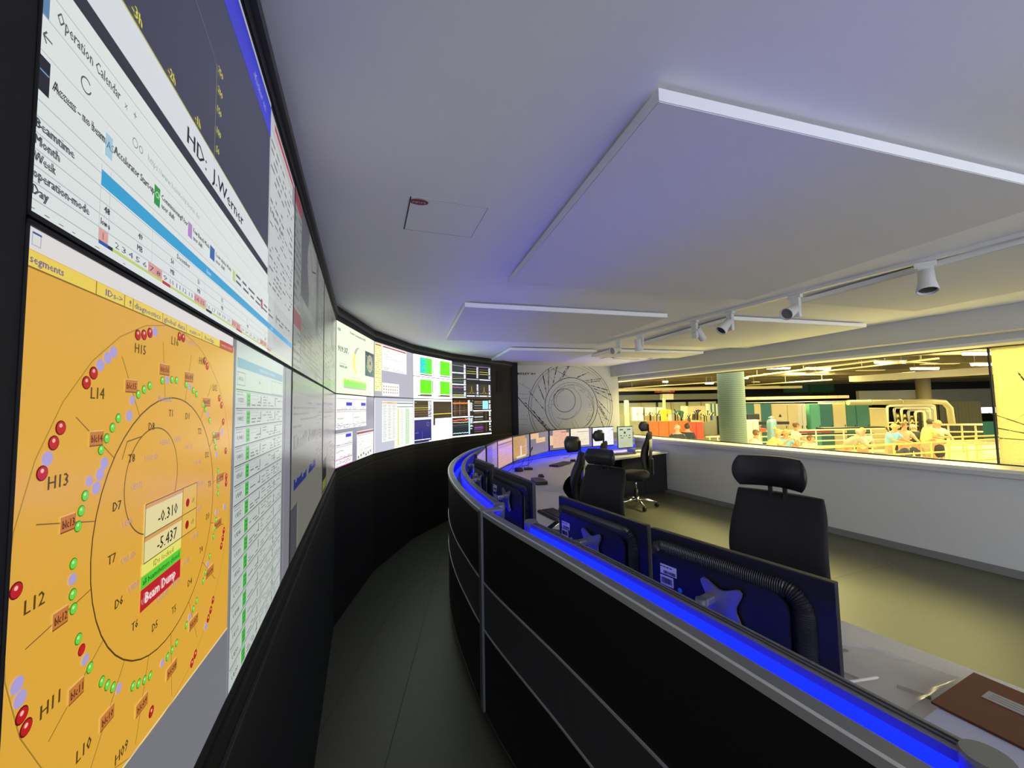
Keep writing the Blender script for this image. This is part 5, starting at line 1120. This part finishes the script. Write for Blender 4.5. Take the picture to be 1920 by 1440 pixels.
# right part: beam, cabinets, dewar
hbox('cable_tray', 'cable tray', 'long beige cable tray running over the cabinets right of the column', 1398, 741, 1592, 750, 24, .8, mat('tray_beige', (.42, .36, .24, 1), .7), parts=boards(9, mat('tray_beige2', (.48, .41, .27, 1), .7)))
hbox('cable_tray', 'cable tray', 'flat pale shelf under the beige cable tray', 1396, 752, 1605, 755, 23, .8, H_pale)
cabs = [('teal', 1398, 1414, H_teal, 'narrow teal cabinet right beside the concrete column'), ('cream', 1415, 1426, H_cream, 'narrow cream cabinet, second right of the column'), ('teal', 1427, 1446, H_teal, 'teal cabinet with a beige notice behind the dewar'), ('cream', 1448, 1476, H_cream, 'wide cream cabinet with a black triangle sign'), ('cream', 1477, 1496, H_cream, 'plain cream cabinet right of the triangle sign'), ('pale', 1497, 1510, H_pale, 'pale switch cabinet with small openings'), ('green', 1520, 1537, H_teal2, 'light green cabinet half in the middle of the window'), ('teal', 1537, 1561, H_teal, 'dark teal cabinet right of the light green one'), ('cream', 1562, 1585, H_cream, 'tall cream cabinet right of the dark teal one'), ('teal', 1587, 1603, H_teal, 'teal cabinet left of the slim post'), ('teal', 1606, 1629, H_teal, 'dark teal cabinet left of the cream box'), ('cream', 1630, 1664, H_cream, 'cream box cabinet with a small sign left of the pipe frames')]
for i, (k_, a, b, m_, l_) in enumerate(cabs):
    D = 20; top = 757 if i < 11 else 765
    if i == 8: top = 754
    hbox('cabinet', 'cabinet', l_, a, top, b, 800, D, .9, m_, 'cabinets along the hall', parts=(sticker if i == 3 else doors(1 if i != 5 else 2, m_)), floor=True)
hbox('crate', 'crate', 'black transport crate on top of the cream trolley beside the column', 1400, 776, 1424, 787, 15, .8, H_black, parts=doors(1, H_black, False))
hbox('trolley', 'trolley', 'cream trolley with two drawers below the black crate', 1400, 787, 1422, 816, 14.8, .6, H_pale, parts=doors(2, H_pale), floor=True)
c = hp(1447, 799, 16); t = thing('dewar', 'blue grey upright gas dewar with a yellow warning triangle', 'dewar', (c.x, c.y, FLOOR_H))
dz = c.z - FLOOR_H; mb = MB(); mb.lathe([(.15, .05), (.18, .15), (.18, dz + .15), (.15, dz + .26), (.07, dz + .30)], mat('dewar_blue', (.18, .32, .42, 1), .4, .4), n=28); mb.build('vessel', t)
mb = MB(); mb.tube([(0, 0, dz + .28), (0, 0, dz + .42)], .04, H_steel, 10); mb.tube([(-.12, 0, dz + .36), (.12, 0, dz + .36)], .02, H_steel, 8); mb.build('valve', t)
mb = MB(); mb.prism([(-.08, dz - .10), (.06, dz - .10), (-.01, dz + .03)], -.20, -.185, H_yel, Matrix(((1, 0, 0, 0), (0, 0, 1, 0), (0, 1, 0, 0), (0, 0, 0, 1)))); mb.build('warning_sign', t)
hbox('machine', 'machine', 'small red device between trolley and dewar', 1423, 803, 1437, 810, 15.5, .4, H_red, parts=doors(1, H_red, False))
# dark green glazing and dark bays under the ceiling
def panes(n):
    def f(t, w, h):
        for k in range(n): mb = MB(); mb.box((-w / 2 + w * (k + .5) / n, -.02, h / 2), (w / n * .93, .02, h * .94), H_green); mb.build('pane', t)
    return f
hbox('green_glazing', 'window', 'dark green glass bays high on the hall wall right of the column', 1468, 698, 1563, 737, 34, .3, H_dark, parts=panes(2))
hbox('light_wall', 'wall panel', 'light grey wall field behind the round concrete shaft', 1612, 731, 1722, 750, 30, .3, H_pale)
hbox('grey_wall_field', 'wall panel', 'dull grey wall field right of the round concrete shaft', 1745, 728, 1872, 765, 29, .3, H_grey)
hbox('green_bench', 'bench', 'dark green benches low behind the railing at the right', 1838, 790, 1880, 815, 24, .6, H_teal, floor=True)
c = hp(1732, 740, 26); t = thing('concrete_shaft', 'round concrete shaft under the ceiling right of the light wall', 'column', (c.x, c.y, FLOOR_H))
mb = MB(); mb.lathe([(.37, 0), (.37, TOP_H - FLOOR_H)], mat('shaft_concrete', (.34, .28, .17, 1), .8), n=30); mb.build('shaft', t); mb = MB(); mb.lathe([(.42, 0), (.42, .3), (.37, .32)], H_grey, n=30); mb.build('foot_ring', t)
a, b = hp(1598, 716, 20), hp(1880, 700, 16)
t = thing('ceiling_duct', 'long pale duct slanting below the hall ceiling at the right', 'duct', (0, 0, 0)); mb = MB()
d = (b - a); n_ = Vector((-d.y, d.x, 0)).normalized() * .5; mb.grid([[a - n_, a + n_, a + n_ + Vector((0, 0, .28)), a - n_ + Vector((0, 0, .28))], [b - n_, b + n_, b + n_ + Vector((0, 0, .28)), b - n_ + Vector((0, 0, .28))]], mat('duct_metal', (.42, .38, .28, 1), .5, .3), closed_u=True, smooth=False, cap=True); mb.build('trunk', t)
mb = MB(); q = a.lerp(b, .4); mb.box((q.x, q.y, q.z + .14), (.06, 1.1, .34), H_steel); mb.build('flange', t)
a, b = hp(1590, 755, 19.5), hp(1752, 753, 19.5)
t = thing('large_pipe', 'fat horizontal pipe bending down beside the pipe frames', 'pipe', (0, 0, 0)); mb = MB(); mb.tube([a, b, b + Vector((.5, 0, -.05)), b + Vector((.75, 0, -.35)), b + Vector((.8, 0, -1.2))], .13, mat('pipe_lagging', (.42, .36, .20, 1), .5), 14); mb.build('run', t)
mb = MB(); mb.tube([a.lerp(b, .25), a.lerp(b, .26)], .15, H_steel, 14); mb.tube([a.lerp(b, .6), a.lerp(b, .61)], .15, H_steel, 14); mb.build('clamp', t)
Dk = hazard = bpy.data.materials.new('hazard_stripes'); hazard.use_nodes = True; nt = hazard.node_tree; tcn = nt.nodes.new('ShaderNodeTexCoord'); wv = nt.nodes.new('ShaderNodeTexWave'); wv.bands_direction = 'DIAGONAL'; wv.inputs['Scale'].default_value = 2.6
cr = nt.nodes.new('ShaderNodeValToRGB'); cr.color_ramp.interpolation = 'CONSTANT'; cr.color_ramp.elements[0].color = (.01, .01, .01, 1); cr.color_ramp.elements[1].position = .5; cr.color_ramp.elements[1].color = (.8, .55, .05, 1)
nt.links.new(tcn.outputs['Object'], wv.inputs['Vector']); nt.links.new(wv.outputs['Fac'], cr.inputs[0]); nt.links.new(cr.outputs[0], nt.nodes['Principled BSDF'].inputs['Base Color'])
for k in range(5):
    x0 = 1663 + k * 13; a, b = hp(x0, 761 + (k % 2), 18 - k * .15), hp(1752, 761 + (k % 2), 18 - k * .15)
    t = thing('pipe_portal', ('outermost pipe frame, leftmost grey bend', 'second pipe frame with a hazard-striped leg', 'third pipe frame with a hazard-striped leg', 'fourth pipe frame with a hazard-striped leg', 'innermost pipe frame, nearest the right end')[k], 'pipe', (a.x, a.y, 0), 0, 'nested pipe frames')
    w = b.x - a.x - k * .12; zt_ = a.z - k * .06
    mb = MB(); mb.tube([(0, 0, FLOOR_H), (0, 0, zt_ - .12), (.04, 0, zt_ - .03), (.14, 0, zt_), (w - .14, 0, zt_), (w - .04, 0, zt_ - .03), (w, 0, zt_ - .12), (w, 0, FLOOR_H)], .05, H_steel if k % 2 else H_rail, 8); mb.build('pipe', t)
    if 0 < k < 4: mb = MB(); mb.tube([(.10, -.05, FLOOR_H + .4), (.10, -.05, zt_ - .25)], .045, hazard, 8); mb.build('hazard_leg', t)
for k, x0 in enumerate((1725, 1737, 1745)): hbox('post', 'post', ('slim dark upright inside the pipe frames, left', 'slim dark upright inside the pipe frames, middle', 'slim pale upright inside the pipe frames, right')[k], x0, 768, x0 + 2, 800, 18.4, .05, H_rail if k == 2 else H_dark, floor=True)
def folds(t, w, h):
    mb = MB(); n = 40; mb.grid([[Vector((-w / 2 + w * i / n, -.06 + .05 * math.sin(i * 1.9), z)) for i in range(n + 1)] for z in (0, h)], H_dark); mb.build('folds', t)
hbox('dark_curtain', 'curtain', 'dark curtain hanging right of the pipe frames', 1762, 752, 1836, 800, 22, .1, H_black, parts=folds, floor=True)
t = hbox('hall_screen', 'screen', 'small bright screen beside the printed blind in the hall', 1835, 762, 1866, 776, 23, .1, H_black)
a, b = hp(1837, 774, 22.95), hp(1864, 763, 22.95); mb = MB(); mb.box((0, -.06, (b.z - a.z) / 2 + .05), (b.x - a.x, .01, b.z - a.z), mat('hall_screen_face', (.1, .1, .1, 1), .3, emis=(.75, .95, .85, 1), es=.9)); o = mb.build('display', t)

# strip lights
tubes = [(1437, 1482, 691, 16.5), (1510, 1558, 692, 16), (1638, 1700, 680, 14), (1706, 1762, 692, 16), (1804, 1862, 664, 11), (1820, 1866, 684, 14), (1395, 1402, 709, 22), (1243, 1252, 716, 24), (1287, 1297, 706, 22), (1323, 1337, 719, 22)]
tn = ['bright strip light first right of the column', 'bright strip light second right of the column', 'largest bright strip light in the middle of the right half', 'bright strip light below and right of the largest one', 'topmost bright strip light next to the printed blind', 'lower bright strip light next to the printed blind', 'small round-looking light touching the column', 'small bright light farthest left under the hall ceiling', 'small bright light left of the column near the ceiling edge', 'small bright light just left of the column above the cabling']
for (x0, x1, y, D), l_ in zip(tubes, tn):
    a, b = hp(x0, y, D), hp(x1, y, D); w = b.x - a.x
    t = thing('strip_light', l_, 'light', ((a.x + b.x) / 2, D, a.z), math.radians(8), 'strip lights under the hall ceiling')
    mb = MB(); mb.box((0, 0, .0), (w, .14, .07), H_lit, bev=.02); mb.build('tube', t); mb = MB(); mb.box((0, 0, .055), (w * 1.02, .18, .04), H_pale); mb.build('housing', t)
    mb = MB()
    for q in (-.4, .4): mb.tube([(w * q, 0, .07), (w * q, 0, TOP_H - a.z)], .008, H_steel, 6)
    mb.build('suspension', t)
for k, (x0, x1, y, D) in enumerate(((1470, 1500, 704, 20), (1434, 1465, 700, 19), (1530, 1566, 700, 18), (1610, 1660, 694, 16), (1732, 1800, 682, 14), (1412, 1425, 716, 24))):
    a, b = hp(x0, y + 2, D), hp(x1, y - 2, D)
    o = hbox('strip_light', 'light', ('unlit strip light below the first bright one', 'unlit strip light nearest the column under the ceiling', 'unlit strip light below the second bright one', 'unlit strip light left of and below the largest one', 'long unlit strip light right of the largest one', 'tiny unlit strip light near the column')[k], x0, y - 1.2, x1, y + 1.2, D, .15, H_cream, 'unlit strip lights')
for k in range(4):
    z = 2.95 - k * .12; D = 33 - k * 2.2; mb = MB(); mb.box((0, 0, 0), (16, .25, .16), H_cream); o = mb.build('roof_beam'); o.location = (12.0, D, z); tag(o, ('farthest yellow roof beam left of the column', 'third yellow roof beam left of the column', 'second yellow roof beam left of the column', 'nearest yellow roof beam left of the column')[k], 'beam', 'yellow roof beams')

for k, (x0, y0, D0, x1, y1, D1) in enumerate(((1400, 707, 15, 1640, 676, 12), (1510, 700, 17, 1760, 672, 12.5), (1170, 728, 26, 1345, 716, 22), (1400, 722, 24, 1560, 712, 20), (1640, 676, 13, 1790, 682, 17))):
    a, b = hp(x0, y0, D0), hp(x1, y1, D1); mb = MB(); mb.tube([a, b], .03, H_rail, 8)
    for q in (.1, .5, .9): p_ = a.lerp(b, q); mb.tube([p_, (p_.x, p_.y, TOP_H - .02)], .012, H_steel, 6)
    tag(mb.build('ceiling_conduit'), ('pale conduit under the hall ceiling carrying the first bright light', 'pale conduit under the hall ceiling beside the largest bright light', 'pale conduit under the hall ceiling left of the column', 'pale conduit above the dark green glazing', 'pale conduit slanting down right of the largest bright light')[k], 'conduit', group='conduits under the hall ceiling')

# railings
def railing(px0, D0, px1, D1, zs, post_n, m, r, label, zb=FLOOR_H, group=None):
    a, b = hp(px0, 760, D0), hp(px1, 760, D1); t = thing('railing', label, 'railing', (a.x, a.y, 0), math.atan2(b.y - a.y, b.x - a.x), group); L = math.hypot(b.x - a.x, b.y - a.y)
    for i, z in enumerate(zs): mb = MB(); mb.tube([(0, 0, z), (L, 0, z)], r if i == 0 else r * .8, m, 8); mb.build('rail', t)
    for k in range(post_n): mb = MB(); x = L * (k + .5) / post_n; mb.tube([(x, 0, zb), (x, 0, zs[0])], r * .8, m, 8); mb.build('post', t)
railing(1395, 11.4, 1900, 13.6, (.15, -.18, -.52), 7, H_railo, .032, 'orange yellow handrail nearest the window that the people lean on', group='hall railings')
railing(1690, 13.8, 1900, 14.6, (.18, -.12), 4, H_railo, .03, 'second orange yellow handrail behind the yellow-dressed pair')
railing(1395, 17.0, 1655, 17.4, (.30, .06, -.18, -.42, -.66), 5, H_rail, .032, 'pale railing with five bars behind the people, middle of the window')
railing(1500, 23.0, 1735, 23.0, (.22, .0, -.3), 4, H_rail, .045, 'far pale railing below the green cabinets')
railing(1762, 18.4, 1838, 18.0, (.36, .02), 3, H_rail, .045, 'square pale railing frame in front of the dark curtain')
railing(1320, 15.0, 1350, 15.0, (.28, .06, -.2, -.45), 2, H_rail, .03, 'short pale railing just left of the column')
for k in range(4):
    hbox('magnet_girder', 'machine', ('dark red girder behind the railing, near the blue-dressed person', 'black girder behind the railing in the middle', 'long dark girder low behind the railing', 'dark girder left behind the dewar')[k], (1500, 1545, 1470, 1405)[k], (806, 800, 812, 790)[k], (1560, 1660, 1640, 1480)[k], (812, 806, 818, 797)[k], 18.6 + k * .1, .5, (mat('girder_red', (.25, .03, .05, 1), .5), H_black, H_dark, H_black)[k], 'dark girders behind the railing')
def table(t, w, h):
    for sx in (-1, 1): mb = MB(); mb.box((sx * w * .42, .1, (FLOOR_H - t.location.z) / 2), (.06, .06, abs(FLOOR_H - t.location.z)), H_rail); mb.build('leg', t)
hbox('work_table', 'table', 'pale low work table behind the handrail at the right', 1780, 828, 1850, 831, 14.5, .8, H_rail, parts=table)

# people leaning on the rail
SK = mat('skin', (.62, .30, .16, 1), .6)
def skinned(name, chains, m, parent, lvl=1):
    """chains: list of [(x,y,z,r),...]; every chain after the first may start on a named vertex index (int)"""
    vs, es, rs, roots = [], [], [], []
    for ch in chains:
        prev = None
        for q in ch:
            if isinstance(q, int): prev = q; continue
            vs.append(q[:3]); rs.append(q[3]); i = len(vs) - 1
            if prev is None: roots.append(i)
            else: es.append((prev, i))
            prev = i
    me = bpy.data.meshes.new(name); bm = bmesh.new(); ly = bm.verts.layers.skin.verify(); V = [bm.verts.new(v) for v in vs]
    for i, v in enumerate(V): v[ly].radius = (rs[i], rs[i]); v[ly].use_root = i in roots
    for a, b in es: bm.edges.new((V[a], V[b]))
    bm.to_mesh(me); bm.free()
    o = bpy.data.objects.new(name, me); COL.objects.link(o); o.parent = parent
    md = o.modifiers.new('skin', 'SKIN'); md.use_smooth_shade = True
    s = o.modifiers.new('sub', 'SUBSURF'); s.levels = lvl; s.render_levels = lvl
    me.materials.append(m); return o
def person(px, D, face, label, shirt, hair, lower, H=1.72, lean=0.2, hips=0.0, hair_long=False, skirt=False, arms='rail', dz=0.0):
    c = hp(px, 760, D); k = H / 1.63
    t = thing('person', label, 'person', (c.x, D, FLOOR_H + dz), math.atan2(face[0], -face[1]), 'visitors at the hall railing')
    hipz = .92 * k; sl_, cl = math.sin(lean), math.cos(lean)
    def T(x, f, h): return (x, hips - h * sl_ - f * cl, hipz + h * cl - f * sl_ * .3)    # f forward, h up along the leaning trunk
    chest = T(0, 0, .36 * k); neck = T(0, .01, .52 * k)
    hd = (neck[0], neck[1] - .035 - sl_ * .05, neck[2] + .13 * k); tp = (hd[0], hd[1] + .012, hd[2] + .085)
    body = [[(0, hips, hipz, .13), (*T(0, 0, .16 * k), .125), (*chest, .14), (*neck, .058), (hd[0], hd[1] + .015, hd[2] - .045, .066), (*hd, .083), (*tp, .062)]]
    for s_ in (-1, 1):
        sh = T(s_ * .18, .0, .43 * k)
        if arms == 'rail': el = (s_ * .24, sh[1] - .16, sh[2] - .22); ha = (s_ * .16, el[1] - .22, el[2] - .03)
        elif arms == 'up': el = (s_ * .25, sh[1] - .20, sh[2] - .18); ha = (s_ * .10, el[1] - .12, el[2] + .18)
        else: el = (s_ * .24, sh[1] + .02, sh[2] - .28); ha = (s_ * .22, el[1] - .08, el[2] - .24)
        d = Vector((ha[0] - el[0], ha[1] - el[1], ha[2] - el[2])).normalized(); h = Vector(ha)
        body.append([2, (*sh, .062), ((sh[0] + el[0]) / 2, (sh[1] + el[1]) / 2, (sh[2] + el[2]) / 2, .052), (*el, .042), (*(Vector(el).lerp(h, .6)), .034), (*ha, .028), (*(h + d * .06), .034)])
        kn = (s_ * .10, hips - .03, .50 * k); an = (s_ * .10, hips + .02, .09)
        body.append([0, (s_ * .095, hips, hipz - .10, .088), (*kn, .058), (s_ * .10, hips + .03, .32 * k, .056), (*an, .038), (s_ * .105, hips - .10, .035, .036)])
        side = Vector((1, 0, 0)); base = h + d * .07
        for j in range(4):
            o_ = base + side * (j - 1.5) * .017; l = (.068, .078, .072, .058)[j]
            body.append([(*o_, .009), (*(o_ + d * l * .5 + Vector((0, 0, -.006))), .0085), (*(o_ + d * l + Vector((0, 0, -.024))), .0075)])
        th = h + d * .03 + side * (-s_ * .03); body.append([(*th, .010), (*(th + side * (-s_ * .02) + d * .03), .009), (*(th + side * (-s_ * .022) + d * .055 + Vector((0, 0, -.01))), .008)])
    b = skinned('body', body, SK, t)
    sh_ = [[(0, hips, hipz - .02, .155), (*T(0, 0, .14 * k), .145), (*T(0, 0, .34 * k), .165), (*T(0, .0, .47 * k), .105)]]
    for s_ in (-1, 1):
        s0 = T(s_ * .175, .0, .42 * k); e0 = body[1 if s_ < 0 else 9][3] if False else None
        if arms == 'rail': el = (s_ * .24, s0[1] - .16, s0[2] - .22)
        elif arms == 'up': el = (s_ * .25, s0[1] - .20, s0[2] - .18)
        else: el = (s_ * .24, s0[1] + .02, s0[2] - .28)
        sh_.append([2, (*s0, .085), (*(Vector(s0).lerp(Vector(el), .65)), .070)])
    skinned('shirt', sh_, shirt, t)
    lo = [[(0, hips, hipz + .0, .145)]]
    lo = [[(0, hips, hipz, .150), (0, hips, hipz - .06, .145)]]
    if skirt: lo = [[(0, hips, hipz + .02, .15), (0, hips, hipz - .2, .18), (0, hips, .45, .20)]]
    else:
        for s_ in (-1, 1): lo.append([1, (s_ * .095, hips, hipz - .12, .105), (s_ * .10, hips - .03, .48 * k, .080)])
    skinned('skirt' if skirt else 'trousers', lo, lower, t)
    mb = MB(); Mh_ = Matrix.Translation(hd) @ Matrix.Rotation(-.25 - lean * .5, 4, 'X')
    mb.sphere((0, .030, .030), (.092, .098, .102), hair, 12, Mh_)
    if hair_long: mb.sphere((0, .075, -.07), (.075, .045, .13), hair, 10, Mh_)
    mb.build('hair', t)
    mb = MB()
    for s_ in (-1, 1): mb.sphere((s_ * .031, -.078, .012), (.011, .008, .007), H_black, 6, Matrix.Translation(hd)); mb.sphere((s_ * .085, .01, -.005), (.012, .022, .032), SK, 6, Matrix.Translation(hd))
    mb.sphere((0, -.092, -.016), (.012, .018, .020), SK, 6, Matrix.Translation(hd)); mb.sphere((0, -.080, -.048), (.022, .008, .006), mat('lips', (.42, .10, .08, 1), .6), 6, Matrix.Translation(hd))
    mb.build('face_features', t); return t
def cl_(n, c): return mat('cloth_' + n, c, .85, noise=.08, scale=30)
bl, gy, br, dk = mat('hair_blond', (.62, .38, .14, 1), .6), mat('hair_grey', (.42, .36, .26, 1), .6), mat('hair_brown', (.16, .08, .03, 1), .6), mat('hair_dark', (.05, .035, .02, 1), .6)
DK, WHc, YE, BL, GR, PK, BG, JN, KH = cl_('dark', (.03, .035, .045, 1)), cl_('white', (.72, .70, .58, 1)), cl_('yellow', (.78, .58, .20, 1)), cl_('blue', (.22, .50, .72, 1)), cl_('grey', (.34, .30, .22, 1)), cl_('coral', (.80, .36, .24, 1)), cl_('beige', (.75, .62, .38, 1)), cl_('denim', (.06, .08, .14, 1)), cl_('khaki', (.35, .30, .18, 1))
person(1267, 12.3, (-.3, -1), 'person with grey hair and a dark top with pale sleeves before the orange barrier', DK, gy, JN, H=1.74, lean=.15, dz=.10)
person(1286, 12.7, (.6, .8), 'person with dark hair and dark jacket seen from behind before the red barrier', DK, dk, JN, H=1.74, lean=.1, arms='down', dz=.10)
person(1341, 12.0, (1, -.3), 'person in a white shirt bending to the right just left of the column', WHc, br, KH, H=1.80, lean=.5)
person(1403, 12.15, (1, -.2), 'person half hidden behind the column on its right side', WHc, br, KH, H=1.66, lean=.3)
person(1434, 12.05, (1, -.25), 'blond person in a yellow shirt bending over to the right', YE, bl, KH, H=1.74, lean=.55)
person(1464, 12.25, (-.1, -1), 'blond person in a blue and white top facing the window', BL, bl, JN, H=1.64, lean=.3, arms='up')
person(1486, 13.05, (.9, -.4), 'person in a white t-shirt standing upright and looking right', WHc, br, KH, H=1.80, lean=.08)
person(1505, 12.05, (.2, -1), 'small person with reddish hair crouching behind the handrail', BG, br, KH, H=1.48, lean=.35)
person(1578, 12.35, (1, -.3), 'person in a grey t-shirt bending far over to the right', GR, gy, KH, H=1.76, lean=.75)
person(1611, 12.95, (-.6, -.9), 'pale-dressed person beside the one bending far over', WHc, bl, KH, H=1.62, lean=.35)
person(1662, 13.05, (.2, -1), 'person in a light blue t-shirt leaning on the handrail', BL, bl, KH, H=1.72, lean=.3)
pp = person(1687, 13.25, (-.3, -1), 'person in a coral top with a black shoulder bag', PK, br, JN, H=1.72, lean=.2)
person(1706, 13.85, (.8, .5), 'person with pale hair behind the coral-dressed one', DK, gy, JN, H=1.62, lean=.3)
person(1728, 13.35, (1, -.3), 'person in a yellow t-shirt and camouflage trousers looking down to the right', YE, dk, KH, H=1.84, lean=.3)
person(1752, 13.55, (-.4, -1), 'person in a beige t-shirt and a black skirt beside the yellow t-shirt', BG, bl, DK, H=1.76, lean=.15, skirt=True)
c = hp(1693, 812, 12.5); bg = thing('shoulder_bag', 'black shoulder bag hanging at the side of the coral-dressed person', 'bag', (c.x + .16, 13.02, c.z - .62))
mb = MB(); mb.box((0, 0, .12), (.26, .10, .24), H_black, bev=.02); mb.build('pouch', bg); mb = MB(); mb.tube([(-.1, 0, .22), (-.09, .02, .5), (-.05, .1, .72), (.05, .1, .5), (.1, 0, .22)], .012, H_black, 6); mb.build('strap', bg)
